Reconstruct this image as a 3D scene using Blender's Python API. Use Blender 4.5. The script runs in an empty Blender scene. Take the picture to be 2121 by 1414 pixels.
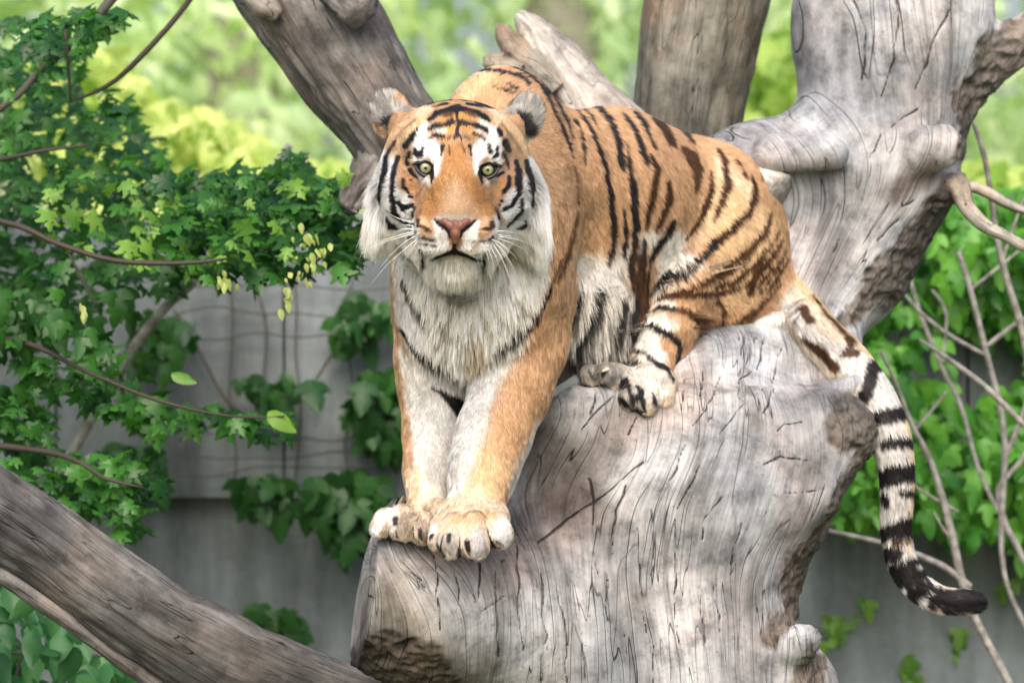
import bpy, math, random
import numpy as np
from mathutils import Vector, Matrix
from mathutils.bvhtree import BVHTree

random.seed(7)
rng = np.random.default_rng(7)
scene = bpy.context.scene
COL = scene.collection

# ------------------------------------------------------------------ camera, sky, sun, exposure
D = 8.0                                   # camera stands 8 m in front of the tiger
cam_data = bpy.data.cameras.new("camera")
cam = bpy.data.objects.new("camera", cam_data)
COL.objects.link(cam)
cam.location = (0, -D, 0)
cam.rotation_euler = (math.radians(90), 0, 0)
cam_data.sensor_width = 36
cam_data.lens = 36 * D / 2.121
cam_data.clip_start = 0.1
cam_data.clip_end = 400
cam_data.dof.use_dof = True
cam_data.dof.focus_distance = D - 0.34
cam_data.dof.aperture_fstop = cam_data.lens / 1000 / 0.038
scene.camera = cam

SUN_EL, SUN_AZ = 44, -174                 # azimuth measured from +Y (away from the camera) towards +X
world = bpy.data.worlds.new("World")
scene.world = world
world.use_nodes = True
wn = world.node_tree
bg = wn.nodes["Background"]
sky = wn.nodes.new("ShaderNodeTexSky")
sky.sky_type = 'NISHITA'
sky.sun_disc = False
sky.sun_elevation = math.radians(SUN_EL)
sky.sun_rotation = math.radians(SUN_AZ)
sky.air_density = 1.0
sky.dust_density = 6.0
sky.ozone_density = 1.0
wn.links.new(sky.outputs[0], bg.inputs[0])
bg.inputs[1].default_value = 0.15
sun_data = bpy.data.lights.new("sun", 'SUN')
sun_data.energy = 0.9
sun_data.angle = math.radians(70)
sun_data.color = (1.0, 0.985, 0.975)
sun = bpy.data.objects.new("sun", sun_data)
COL.objects.link(sun)
az, el = math.radians(SUN_AZ), math.radians(SUN_EL)
sdir = Vector((math.sin(az) * math.cos(el), math.cos(az) * math.cos(el), math.sin(el)))
sun.rotation_euler = sdir.to_track_quat('Z', 'Y').to_euler()
sun.location = sdir * 20
vs = scene.view_settings
vs.view_transform = 'Standard'
vs.look = 'None'
vs.exposure = 0.9
vs.gamma = 1
vs.use_curve_mapping = False
scene.cycles.max_bounces = 5
scene.cycles.diffuse_bounces = 3
scene.cycles.transmission_bounces = 3
scene.cycles.transparent_max_bounces = 4
scene.cycles_curves.shape = 'RIBBONS'

# ------------------------------------------------------------------ helpers
def S(px, py, y=0.0):
    "a point of the place that stands y metres behind the tiger's plane"
    f = (D + y) / D
    return np.array([(px - 1060.5) * 0.001 * f, y, (707 - py) * 0.001 * f])

def to_px(P):
    f = (D + P[:, 1]) / D
    return P[:, 0] / f * 1000 + 1060.5, 707 - P[:, 2] / f * 1000

def sm(a, b, x):
    t = np.clip((x - a) / (b - a), 0, 1)
    return t * t * (3 - 2 * t)

def _hash(ix, iy, iz):
    h = (ix.astype(np.uint32) * np.uint32(73856093)) ^ (iy.astype(np.uint32) * np.uint32(19349663)) ^ (iz.astype(np.uint32) * np.uint32(83492791))
    h ^= h >> np.uint32(13)
    h = h * np.uint32(1274126177)
    h ^= h >> np.uint32(16)
    return h.astype(np.float32) * np.float32(2.0 / 4294967295.0) - 1

def vnoise(P, freq, seed=0):
    Q = P * freq + seed * 17.31 + 1000
    I = np.floor(Q).astype(np.int64)
    F = (Q - I).astype(np.float32)
    F = F * F * (3 - 2 * F)
    out = np.zeros(len(P), np.float32)
    for dx in (0, 1):
        for dy in (0, 1):
            for dz in (0, 1):
                w = (F[:, 0] if dx else 1 - F[:, 0]) * (F[:, 1] if dy else 1 - F[:, 1]) * (F[:, 2] if dz else 1 - F[:, 2])
                out += w * _hash(I[:, 0] + dx, I[:, 1] + dy, I[:, 2] + dz)
    return out

def fbm(P, freq, octv=4, seed=0):
    o = 0; a = 1; s = 0
    for k in range(octv):
        o = o + a * vnoise(P, freq * 2 ** k, seed + k * 3.7); s += a; a *= 0.5
    return o / s

# --- signed distance shapes: ('C', a, ra, b, rb) tapered limb; ('E', c, (rx,ry,rz), R) ellipsoid
def Cn(p0, r0, p1, r1):
    a = S(*p0); b = S(*p1)
    return ('C', a, r0 * .001 * (D + a[1]) / D, b, r1 * .001 * (D + b[1]) / D)

def El(c, r, rot=(0, 0, 0)):
    c_ = S(*c); f = .001 * (D + c_[1]) / D
    R = np.array(Matrix.Rotation(math.radians(rot[2]), 3, 'Z') @ Matrix.Rotation(math.radians(rot[0]), 3, 'X') @ Matrix.Rotation(math.radians(rot[1]), 3, 'Y'))
    return ('E', c_, np.array(r) * f, R)

def chain(*pts):
    return [Cn(a[:3], a[3], b[:3], b[3]) for a, b in zip(pts[:-1], pts[1:])]

def sd(prim, P):
    if prim[0] == 'C':
        _, a, ra, b, rb = prim
        ab = (b - a).astype(np.float32); L = float(ab @ ab)
        pa = P - a.astype(np.float32)
        t = np.clip(pa @ ab / L, 0, 1)
        q = pa - t[:, None] * ab
        return np.sqrt((q * q).sum(1)) - (ra + (rb - ra) * t)
    _, c, r, R = prim
    q = (P - c.astype(np.float32)) @ R.astype(np.float32)
    r = r.astype(np.float32)
    k0 = np.sqrt(((q / r) ** 2).sum(1)); k1 = np.sqrt(((q / r ** 2) ** 2).sum(1))
    return k0 * (k0 - 1) / np.maximum(k1, 1e-6)

def smin(a, b, k):
    h = np.maximum(k - np.abs(a - b), 0) / k
    return np.minimum(a, b) - h * h * k * 0.25

def bounds(prims, m):
    lo = np.full(3, 1e9); hi = -lo
    for p in prims:
        if p[0] == 'C':
            for c, r in ((p[1], p[2]), (p[3], p[4])):
                lo = np.minimum(lo, c - r); hi = np.maximum(hi, c + r)
        else:
            r = p[2].max()
            lo = np.minimum(lo, p[1] - r); hi = np.maximum(hi, p[1] + r)
    return lo - m, hi + m

def group_sd(g, P):
    "g = dict(prims, k)"
    o = None
    for p in g['prims']:
        d = sd(p, P)
        o = d if o is None else smin(o, d, g['k'])
    for p, k in g.get('cut', ()):
        o = -smin(-o, sd(p, P), k)
    return o

class Grid:
    def __init__(s, lo, hi, h):
        s.lo = np.array(lo, float); s.h = h
        s.n = np.ceil((np.array(hi) - s.lo) / h).astype(int) + 1
        s.F = np.full(s.n, 1.0, np.float32)
        s.ax = [(s.lo[i] + h * np.arange(s.n[i])).astype(np.float32) for i in range(3)]
    def window(s, lo, hi):
        a = np.clip(np.floor((lo - s.lo) / s.h).astype(int), 0, s.n)
        b = np.clip(np.ceil((hi - s.lo) / s.h).astype(int) + 1, 0, s.n)
        sl = tuple(slice(a[i], b[i]) for i in range(3))
        X = np.meshgrid(*[s.ax[i][sl[i]] for i in range(3)], indexing='ij')
        return sl, np.stack([x.ravel() for x in X], 1), X[0].shape
    def add(s, g):
        m = max(g['k'], g['kg']) + s.h * 2
        lo, hi = bounds(g['prims'], m)
        sl0 = tuple(slice(0, 0) for _ in range(3))
        a = np.clip(np.floor((lo - s.lo) / s.h).astype(int), 0, s.n)
        b = np.clip(np.ceil((hi - s.lo) / s.h).astype(int) + 1, 0, s.n)
        if (b <= a).any(): return
        G = np.full(tuple(b - a), 1.0, np.float32)
        for p in g['prims']:
            l, h_ = bounds([p], g['k'] + s.h * 2)
            sl, P, sh = s.window(l, h_)
            if P.size == 0: continue
            ls = tuple(slice(sl[i].start - a[i], sl[i].stop - a[i]) for i in range(3))
            G[ls] = smin(G[ls], sd(p, P).reshape(sh), g['k'])
        for p, k in g.get('cut', ()):
            l, h_ = bounds([p], k + s.h * 2)
            sl, P, sh = s.window(l, h_)
            if P.size == 0: continue
            ls = tuple(slice(max(sl[i].start - a[i], 0), max(sl[i].stop - a[i], 0)) for i in range(3))
            sub = G[ls]
            d = sd(p, P).reshape(sh)
            if sub.shape != d.shape:
                continue
            G[ls] = -smin(-sub, d, k)
        w = tuple(slice(a[i], b[i]) for i in range(3))
        s.F[w] = smin(s.F[w], G, g['kg'])
    def mesh(s, iso=0.0):
        F = s.F - iso
        neg = F < 0
        n = s.n
        c = np.zeros(n - 1, np.uint8)
        for dx in (0, 1):
            for dy in (0, 1):
                for dz in (0, 1):
                    c += neg[dx:n[0] - 1 + dx, dy:n[1] - 1 + dy, dz:n[2] - 1 + dz]
        act = (c > 0) & (c < 8)
        idx = np.argwhere(act)
        vid = np.full(n - 1, -1, np.int32)
        vid[act] = np.arange(len(idx))
        acc = np.zeros((len(idx), 3)); cnt = np.zeros(len(idx))
        corner = [(x, y, z) for x in (0, 1) for y in (0, 1) for z in (0, 1)]
        for a in corner:
            for ax in range(3):
                if a[ax]: continue
                b = list(a); b[ax] = 1
                fa = F[idx[:, 0] + a[0], idx[:, 1] + a[1], idx[:, 2] + a[2]]
                fb = F[idx[:, 0] + b[0], idx[:, 1] + b[1], idx[:, 2] + b[2]]
                m = (fa < 0) != (fb < 0)
                t = np.where(m, fa / np.where(m, fa - fb, 1), 0)
                p = np.array(a, float)[None].repeat(len(idx), 0)
                p[:, ax] += t
                acc[m] += p[m]; cnt[m] += 1
        V = s.lo + (idx + acc / cnt[:, None]) * s.h
        quads = []
        for ax in range(3):
            sl0 = [slice(None)] * 3; sl1 = [slice(None)] * 3
            sl0[ax] = slice(0, -1); sl1[ax] = slice(1, None)
            a_ = neg[tuple(sl0)]; b_ = neg[tuple(sl1)]
            e = np.argwhere(a_ != b_)
            o = [i for i in range(3) if i != ax]
            ok = (e[:, o[0]] > 0) & (e[:, o[1]] > 0) & (e[:, o[0]] < n[o[0]] - 1) & (e[:, o[1]] < n[o[1]] - 1)
            e = e[ok]
            q = []
            for d0, d1 in ((-1, -1), (0, -1), (0, 0), (-1, 0)):
                ee = e.copy(); ee[:, o[0]] += d0; ee[:, o[1]] += d1
                q.append(vid[ee[:, 0], ee[:, 1], ee[:, 2]])
            q = np.stack(q, 1)
            flip = a_[e[:, 0], e[:, 1], e[:, 2]]
            if ax == 1: flip = ~flip
            q[~flip] = q[~flip][:, ::-1]
            quads.append(q)
        return V, np.concatenate(quads)

def vnormals(V, Q):
    fn = np.cross(V[Q[:, 2]] - V[Q[:, 0]], V[Q[:, 3]] - V[Q[:, 1]])
    N = np.zeros_like(V)
    for k in range(4):
        for c in range(3):
            N[:, c] += np.bincount(Q[:, k], fn[:, c], len(V))
    return N / np.maximum(np.linalg.norm(N, axis=1), 1e-12)[:, None]

def relax(V, Q, it=2, lam=0.5):
    E = np.concatenate([Q[:, [0, 1]], Q[:, [1, 2]], Q[:, [2, 3]], Q[:, [3, 0]]])
    deg = np.bincount(E.ravel(), minlength=len(V))
    for _ in range(it):
        A = np.zeros_like(V)
        for c in range(3):
            A[:, c] = np.bincount(E[:, 0], V[E[:, 1], c], len(V)) + np.bincount(E[:, 1], V[E[:, 0], c], len(V))
        V = V + lam * (A / np.maximum(deg, 1)[:, None] - V)
    return V

def make_mesh(name, V, F, mat, parent=None, smooth=True, attrs=None):
    V = np.asarray(V, float)
    me = bpy.data.meshes.new(name)
    if isinstance(F, np.ndarray) and len(F):
        k = F.shape[1]
        me.vertices.add(len(V)); me.vertices.foreach_set("co", V.astype(np.float32).ravel())
        me.loops.add(F.size); me.loops.foreach_set("vertex_index", F.astype(np.int32).ravel())
        me.polygons.add(len(F)); me.polygons.foreach_set("loop_start", np.arange(0, F.size, k, dtype=np.int32))
        me.update(calc_edges=True)
    else:
        me.from_pydata([tuple(v) for v in V], [], [tuple(f) for f in F])
        me.update()
    me.polygons.foreach_set("use_smooth", np.full(len(me.polygons), smooth))
    for an, (typ, arr) in (attrs or {}).items():
        at = me.attributes.new(an, typ, 'POINT')
        if typ == 'FLOAT_COLOR':
            c = np.ones((len(V), 4), np.float32); c[:, :3] = arr
            at.data.foreach_set("color", c.ravel())
        elif typ == 'FLOAT_VECTOR':
            at.data.foreach_set("vector", np.asarray(arr, np.float32).ravel())
        else:
            at.data.foreach_set("value", np.asarray(arr, np.float32).ravel())
    if mat is not None: me.materials.append(mat)
    o = bpy.data.objects.new(name, me)
    COL.objects.link(o)
    if parent is not None: adopt(o, parent)
    return o

def adopt(o, parent):
    o.parent = parent
    loc = Vector((0, 0, 0)); p = parent
    while p is not None:
        loc += p.location; p = p.parent
    o.location = o.location - loc

def tag(o, label=None, cat=None, group=None, kind=None):
    if label: o['label'] = label
    if cat: o['category'] = cat
    if group: o['group'] = group
    if kind: o['kind'] = kind
    return o

def empty(name, loc, label, cat, group=None):
    o = bpy.data.objects.new(name, None)
    o.location = tuple(float(c) for c in loc)
    o.empty_display_size = 0.05
    COL.objects.link(o)
    return tag(o, label, cat, group)

def resample(pts, rad, step):
    pts = np.array(pts, float); rad = np.array(rad, float)
    n = len(pts)
    P, R = [], []
    for i in range(n - 1):                                   # catmull-rom
        p0 = pts[max(i - 1, 0)]; p1 = pts[i]; p2 = pts[i + 1]; p3 = pts[min(i + 2, n - 1)]
        m = max(1, int(np.linalg.norm(p2 - p1) / step))
        for j in range(m):
            t = j / m
            P.append(0.5 * (2 * p1 + (p2 - p0) * t + (2 * p0 - 5 * p1 + 4 * p2 - p3) * t * t + (3 * p1 - p0 - 3 * p2 + p3) * t ** 3))
            R.append(rad[i] + (rad[i + 1] - rad[i]) * t)
    P.append(pts[-1]); R.append(rad[-1])
    return np.array(P), np.array(R)

def tube(pts, rad, nseg=12, step=0.02, rough=0.0, rfreq=12, lump=0.0, seed=0, cap=True):
    "swept round limb; returns V, quads(list), u(around, m), v(along, m)"
    P, R = resample(pts, rad, step)
    T = np.gradient(P, axis=0); T /= np.linalg.norm(T, axis=1)[:, None] + 1e-9
    up = np.array([0.0, -1, 0]); 
    if abs(T[0] @ up) > .9: up = np.array([1.0, 0, 0])
    A = np.zeros_like(P)
    a = up - (up @ T[0]) * T[0]; a /= np.linalg.norm(a)
    for i in range(len(P)):
        a = a - (a @ T[i]) * T[i]; a /= np.linalg.norm(a) + 1e-9
        A[i] = a
    B = np.cross(T, A)
    ang = np.arange(nseg) / nseg * 2 * np.pi
    ca, sa = np.cos(ang), np.sin(ang)
    dirs = A[:, None, :] * ca[None, :, None] + B[:, None, :] * sa[None, :, None]
    V = P[:, None, :] + dirs * R[:, None, None]
    L = np.concatenate([[0], np.cumsum(np.linalg.norm(np.diff(P, axis=0), axis=1))])
    V = V.reshape(-1, 3); Dn = dirs.reshape(-1, 3)
    Rr = np.repeat(R, nseg)
    if lump: V = V + Dn * (fbm(V, 1 / 0.25, 2, seed) * lump)[:, None] * Rr[:, None]
    if rough: # stretched along the limb
        Q = np.stack([np.tile(ca, len(P)) * Rr, np.tile(sa, len(P)) * Rr, np.repeat(L, nseg) * 0.12], 1)
        rg = fbm(Q, rfreq * 6, 4, seed + 5)
        rg = rg - 1.5 * sm(0.25, 0.0, np.abs(fbm(Q, rfreq * 3, 3, seed + 11)))
        V = V + Dn * (rg * rough)[:, None]
    n = len(P)
    i = np.arange(n - 1)[:, None]; j = np.arange(nseg)[None]
    j2 = (j + 1) % nseg
    F = np.stack([i * nseg + j, i * nseg + j2, (i + 1) * nseg + j2, (i + 1) * nseg + j], -1).reshape(-1, 4)[:, ::-1]
    W = np.stack([np.tile(ca, n) * Rr, np.repeat(L, nseg), np.tile(sa, n) * Rr], 1)
    if cap:
        V = np.concatenate([V, P[:1], P[-1:]]); W = np.concatenate([W, [[0, 0, 0]], [[0, L[-1], 0]]])
        c0, c1 = n * nseg, n * nseg + 1
        jj = np.arange(nseg); jn = (jj + 1) % nseg
        tri = [(int(jn[q]), int(jj[q]), c0) for q in range(nseg)][::1]
        b = (n - 1) * nseg
        tri += [(b + int(jj[q]), b + int(jn[q]), c1) for q in range(nseg)]
        return V, [tuple(f) for f in F.tolist()] + [t[::-1] for t in tri], W
    return V, [tuple(f) for f in F.tolist()], W

# ------------------------------------------------------------------ node helpers
def mat_new(name):
    m = bpy.data.materials.new(name); m.use_nodes = True
    nt = m.node_tree
    return m, nt, nt.nodes["Principled BSDF"]

def ramp(nt, stops, inp=None):
    r = nt.nodes.new("ShaderNodeValToRGB")
    el = r.color_ramp.elements
    while len(el) > 1: el.remove(el[-1])
    el[0].position = stops[0][0]; el[0].color = (*stops[0][1], 1)
    for p, c in stops[1:]:
        e = el.new(p); e.color = (*c, 1)
    if inp is not None: nt.links.new(inp, r.inputs[0])
    return r

def mixc(nt, fac, a, b, mode='MIX'):
    m = nt.nodes.new("ShaderNodeMix"); m.data_type = 'RGBA'; m.blend_type = mode
    for sock, v in ((m.inputs[0], fac), (m.inputs[6], a), (m.inputs[7], b)):
        if hasattr(v, 'links'): nt.links.new(v, sock)
        elif isinstance(v, (int, float)): sock.default_value = v
        else: sock.default_value = (*v, 1)
    return m.outputs[2]

def mth(nt, op, a, b=0.0, c=None):
    m = nt.nodes.new("ShaderNodeMath"); m.operation = op
    for i, v in enumerate((a, b) if c is None else (a, b, c)):
        if hasattr(v, 'links'): nt.links.new(v, m.inputs[i])
        else: m.inputs[i].default_value = v
    return m.outputs[0]

def noise4(nt, vec, w, scale, detail=3, rough=.55):
    n = nt.nodes.new("ShaderNodeTexNoise"); n.noise_dimensions = '4D'
    nt.links.new(vec, n.inputs['Vector'])
    if w is not None: nt.links.new(w, n.inputs['W'])
    n.inputs['Scale'].default_value = scale; n.inputs['Detail'].default_value = detail
    n.inputs['Roughness'].default_value = rough
    return n.outputs[0]

def vscale(nt, vec, s):
    m = nt.nodes.new("ShaderNodeVectorMath"); m.operation = 'MULTIPLY'
    nt.links.new(vec, m.inputs[0]); m.inputs[1].default_value = s
    return m.outputs[0]

def wood_material(name, pale, mid, dark, warm, mode, contrast=1.0):
    """weathered wood. mode 'flow': attribute 'grain' is a scalar that is constant along the grain;
    mode 'tube': attribute 'tubeco' holds (x, along, z) metres round the limb"""
    m, nt, bs = mat_new(name)
    if mode == 'flow':
        at = nt.nodes.new("ShaderNodeAttribute"); at.attribute_name = 'grain'
        w = at.outputs['Fac']
        tc = nt.nodes.new("ShaderNodeTexCoord")
        co = tc.outputs['Object']
        def N(fr_across, fr_along, detail=3, rough=.55):
            ww = mth(nt, 'MULTIPLY', w, fr_across)
            return noise4(nt, vscale(nt, co, (fr_along,) * 3), ww, 1.0, detail, rough)
    else:
        at = nt.nodes.new("ShaderNodeAttribute"); at.attribute_name = 'tubeco'
        co = at.outputs['Vector']
        def N(fr_across, fr_along, detail=3, rough=.55):
            return noise4(nt, vscale(nt, co, (fr_across, fr_along, fr_across)), None, 1.0, detail, rough)
    big = N(9, 3.5, 3)
    fib = N(170, 9, 5, .75)
    fib2 = N(70, 4, 3, .6)
    crk = N(17, 1.1, 1, .4)
    crk2 = N(48, 3.0, 1, .4)
    c1 = ramp(nt, [(0.30, dark), (0.47, mid), (0.66, pale)], mth(nt, 'ADD', mth(nt, 'MULTIPLY', fib2, .25), mth(nt, 'MULTIPLY', big, .75))).outputs[0]
    c2 = mixc(nt, 0.8, c1, ramp(nt, [(0.25, (.45,) * 3), (0.5, (.95,) * 3), (0.75, (1.35,) * 3)], fib).outputs[0], 'MULTIPLY')
    tcn = nt.nodes.new("ShaderNodeTexCoord")
    blot = nt.nodes.new("ShaderNodeTexNoise"); blot.inputs['Scale'].default_value = 6; blot.inputs['Detail'].default_value = 5
    nt.links.new(tcn.outputs['Object'], blot.inputs['Vector'])
    c3 = mixc(nt, ramp(nt, [(0.5, (0,) * 3), (0.68, (.75,) * 3)], blot.outputs[0]).outputs[0], c2, mixc(nt, 1.0, c2, warm, 'MULTIPLY'))
    mot = nt.nodes.new("ShaderNodeTexNoise"); mot.inputs['Scale'].default_value = 17; mot.inputs['Detail'].default_value = 8; mot.inputs['Roughness'].default_value = .72
    nt.links.new(tcn.outputs['Object'], mot.inputs['Vector'])
    c3 = mixc(nt, .8, c3, ramp(nt, [(.34, (.34,) * 3), (.455, (.84,) * 3), (.60, (1.25,) * 3)], mot.outputs[0]).outputs[0], 'MULTIPLY')
    st2 = nt.nodes.new("ShaderNodeTexNoise"); st2.inputs['Scale'].default_value = 3.1; st2.inputs['Detail'].default_value = 6; st2.inputs['Roughness'].default_value = .6
    nt.links.new(tcn.outputs['Object'], st2.inputs['Vector'])
    c3 = mixc(nt, .85, c3, ramp(nt, [(.38, (.50, .52, .55)), (.50, (.95,) * 3), (.62, (1.15,) * 3)], st2.outputs[0]).outputs[0], 'MULTIPLY')
    spk = nt.nodes.new("ShaderNodeTexNoise"); spk.inputs['Scale'].default_value = 90; spk.inputs['Detail'].default_value = 4
    nt.links.new(tcn.outputs['Object'], spk.inputs['Vector'])
    c3 = mixc(nt, ramp(nt, [(0.63, (0,) * 3), (0.74, (.6,) * 3)], spk.outputs[0]).outputs[0], c3, dark)
    # long thin cracks where the stretched noise crosses its middle
    def line(v, wdt):
        d = mth(nt, 'ABSOLUTE', mth(nt, 'SUBTRACT', v, 0.5))
        return ramp(nt, [(0.0, (1,) * 3), (wdt, (0,) * 3)], d).outputs[0]
    k1 = line(crk, .0045 * contrast); k2 = line(crk2, .007 * contrast)
    gate = ramp(nt, [(0.45, (0,) * 3), (0.58, (1,) * 3)], N(14, 5, 2)).outputs[0]
    k2g = mixc(nt, 1.0, k2, gate, 'MULTIPLY')
    ca = nt.nodes.new("ShaderNodeAttribute"); ca.attribute_name = 'crack'
    k = mth(nt, 'MAXIMUM', mth(nt, 'MAXIMUM', mth(nt, 'MULTIPLY', k1, .35), k2g), ca.outputs['Fac'])
    c4 = mixc(nt, mth(nt, 'MULTIPLY', k, .92), c3, (dark[0] * .25, dark[1] * .22, dark[2] * .2))
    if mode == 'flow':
        sa = nt.nodes.new("ShaderNodeAttribute"); sa.attribute_name = 'stain_shade'
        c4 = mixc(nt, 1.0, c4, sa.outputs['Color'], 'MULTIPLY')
    ba = nt.nodes.new("ShaderNodeAttribute"); ba.attribute_name = 'bark'
    c5 = mixc(nt, ba.outputs['Fac'], c4, mixc(nt, 1.0, c4, (.32, .27, .22), 'MULTIPLY'))
    nt.links.new(c5, bs.inputs['Base Color'])
    bs.inputs['Roughness'].default_value = .75
    bs.inputs['Specular IOR Level'].default_value = .25
    h = mth(nt, 'SUBTRACT', mth(nt, 'ADD', mth(nt, 'MULTIPLY', fib, .25), mth(nt, 'MULTIPLY', fib2, .6)), mth(nt, 'MULTIPLY', k, .9))
    bmp = nt.nodes.new("ShaderNodeBump"); bmp.inputs['Strength'].default_value = 1.0; bmp.inputs['Distance'].default_value = .006
    nt.links.new(h, bmp.inputs['Height']); nt.links.new(bmp.outputs[0], bs.inputs['Normal'])
    return m

def leaf_material(name, a, b, trans=.35, rough=.45, spec=.4):
    m, nt, bs = mat_new(name)
    oi = nt.nodes.new("ShaderNodeObjectInfo")
    at = nt.nodes.new("ShaderNodeAttribute"); at.attribute_name = 'tint'
    r = mth(nt, 'FRACT', mth(nt, 'ADD', at.outputs['Fac'], oi.outputs['Random']))
    c = ramp(nt, [(0, a), (1, b)], r).outputs[0]
    nt.links.new(c, bs.inputs['Base Color'])
    bs.inputs['Roughness'].default_value = rough
    bs.inputs['Specular IOR Level'].default_value = spec
    tr = nt.nodes.new("ShaderNodeBsdfTranslucent")
    nt.links.new(mixc(nt, 1.0, c, (1.25, 1.35, .6), 'MULTIPLY'), tr.inputs[0])
    mx = nt.nodes.new("ShaderNodeMixShader"); mx.inputs[0].default_value = trans
    nt.links.new(bs.outputs[0], mx.inputs[1]); nt.links.new(tr.outputs[0], mx.inputs[2])
    nt.links.new(mx.outputs[0], nt.nodes["Material Output"].inputs[0])
    return m
# ------------------------------------------------------------------ the dead climbing tree
def seg_dist(px, py, pts):
    "distance in picture millimetres to a traced line, and the width carried along it"
    best = np.full(len(px), 1e9, np.float32); wid = np.zeros(len(px), np.float32); tt = np.zeros(len(px), np.float32)
    if len(pts) == 1: pts = [pts[0], (pts[0][0] + .01, *pts[0][1:])]
    tot = 0
    for a, b in zip(pts[:-1], pts[1:]):
        ax, ay = a[0], a[1]; dx, dy = b[0] - ax, b[1] - ay
        L = dx * dx + dy * dy + 1e-9
        t = np.clip(((px - ax) * dx + (py - ay) * dy) / L, 0, 1)
        d = np.hypot(px - ax - t * dx, py - ay - t * dy)
        wa = a[2] if len(a) > 2 else 0; wb = b[2] if len(b) > 2 else 0
        w = wa + (wb - wa) * t
        m = (d - w) < (best - wid)
        best = np.where(m, d, best); wid = np.where(m, w, wid); tt = np.where(m, tot + t * L ** .5, tt)
        tot += L ** .5
    return best, wid

GRAIN = [
 (.75, [(745, 1414), (760, 1260), (775, 1120)]), (.75, [(745, 1700), (745, 1414)]),
 (.88, [(930, 1500), (930, 1414), (905, 1290), (850, 1190), (790, 1140)]),
 (.98, [(1010, 1700), (1010, 1414), (1000, 1250), (960, 1150), (900, 1120)]),
 (1.10, [(1120, 1700), (1120, 1414), (1100, 1200), (1080, 1050), (1110, 900), (1160, 830)]),
 (1.20, [(1210, 1414), (1200, 1200), (1210, 1050), (1270, 950), (1290, 860)]),
 (1.30, [(1340, 1700), (1340, 1414), (1320, 1200), (1340, 1050), (1400, 930), (1440, 780), (1450, 700)]),
 (1.40, [(1440, 1414), (1410, 1200), (1430, 1050), (1500, 900), (1530, 760), (1560, 690)]),
 (1.50, [(1520, 1700), (1520, 1414), (1510, 1200), (1560, 1030), (1620, 900), (1600, 780), (1640, 700)]),
 (1.60, [(1600, 1414), (1600, 1200), (1660, 1080), (1700, 960), (1690, 800), (1720, 720)]),
 (1.70, [(1680, 1700), (1680, 1414), (1680, 1200), (1750, 1040), (1810, 900), (1790, 780)]),
 (1.45, [(1600, 520), (1620, 420), (1580, 320), (1480, 290)]),
 (1.55, [(1640, 640), (1680, 560), (1740, 430), (1740, 330), (1690, 240), (1690, 0), (1690, -200)]),
 (1.62, [(1700, 640), (1760, 520), (1830, 400), (1850, 250), (1840, 120), (1830, 0), (1830, -200)]),
 (1.70, [(1740, 660), (1840, 540), (1920, 420), (1950, 300), (1960, 150), (1940, 0), (1940, -200)]),
 (1.78, [(1990, 330), (2010, 200), (2060, 100), (2121, 30), (2250, -60)]),
]
def zc(ox, oy, s, *pts):
    return [(ox + p[0] / s, oy + p[1] / s) + tuple(q / s for q in p[2:]) for p in pts]
CRACKS = []
for l in [[(600, 560, 5), (605, 700, 5)], [(670, 590, 4), (680, 750, 6), (690, 960, 4)], [(765, 480, 3), (775, 750, 5), (800, 930, 4)],
          [(870, 600, 4), (880, 780, 6), (910, 930, 3)], [(940, 650, 4), (975, 800, 7), (990, 940, 6), (985, 1069, 4)],
          [(1075, 190, 3), (1100, 320, 5), (1100, 480, 6), (1125, 600, 4)], [(860, 460, 8), (970, 370, 9), (1100, 290, 7), (1200, 220, 6), (1310, 120, 3)],
          [(1160, 600, 4), (1155, 740, 5), (1170, 800, 3)], [(1290, 400, 3), (1290, 520, 5), (1310, 700, 5), (1330, 850, 3)],
          [(1450, 380, 3), (1450, 560, 4), (1450, 700, 5), (1470, 900, 4)], [(1620, 650, 4), (1650, 850, 3)], [(1240, 220, 3), (1190, 330, 5), (1180, 530, 4)],
          [(1500, 40, 4), (1440, 180, 5), (1380, 260, 3)], [(1560, 130, 3), (1490, 260, 4), (1460, 320, 3)], [(400, 500, 3), (430, 600, 5), (420, 680, 5), (440, 840, 3)],
          [(280, 550, 3), (340, 610, 4), (370, 660, 3)], [(500, 560, 3), (520, 700, 4), (510, 770, 3)], [(1350, 320, 3), (1360, 560, 4), (1345, 620, 3)],
          [(900, 880, 5), (880, 960, 5), (870, 1069, 4)], [(1050, 900, 5), (1070, 1060, 3)], [(1360, 900, 4), (1355, 1069, 5)], [(1240, 860, 3), (1250, 950, 4)],
          [(1830, 130, 4), (1900, 95, 6), (2020, 110, 4)], [(1920, 250, 4), (2000, 250, 6), (2100, 235, 4)], [(1740, 380, 3), (1700, 520, 4), (1690, 560, 2)],
          [(1650, 270, 3), (1570, 380, 4), (1565, 450, 3)], [(1560, 700, 3), (1580, 900, 4)], [(720, 690, 4), (620, 760, 3)]]:
    CRACKS.append(zc(700, 900, 2.079, *l))
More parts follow.
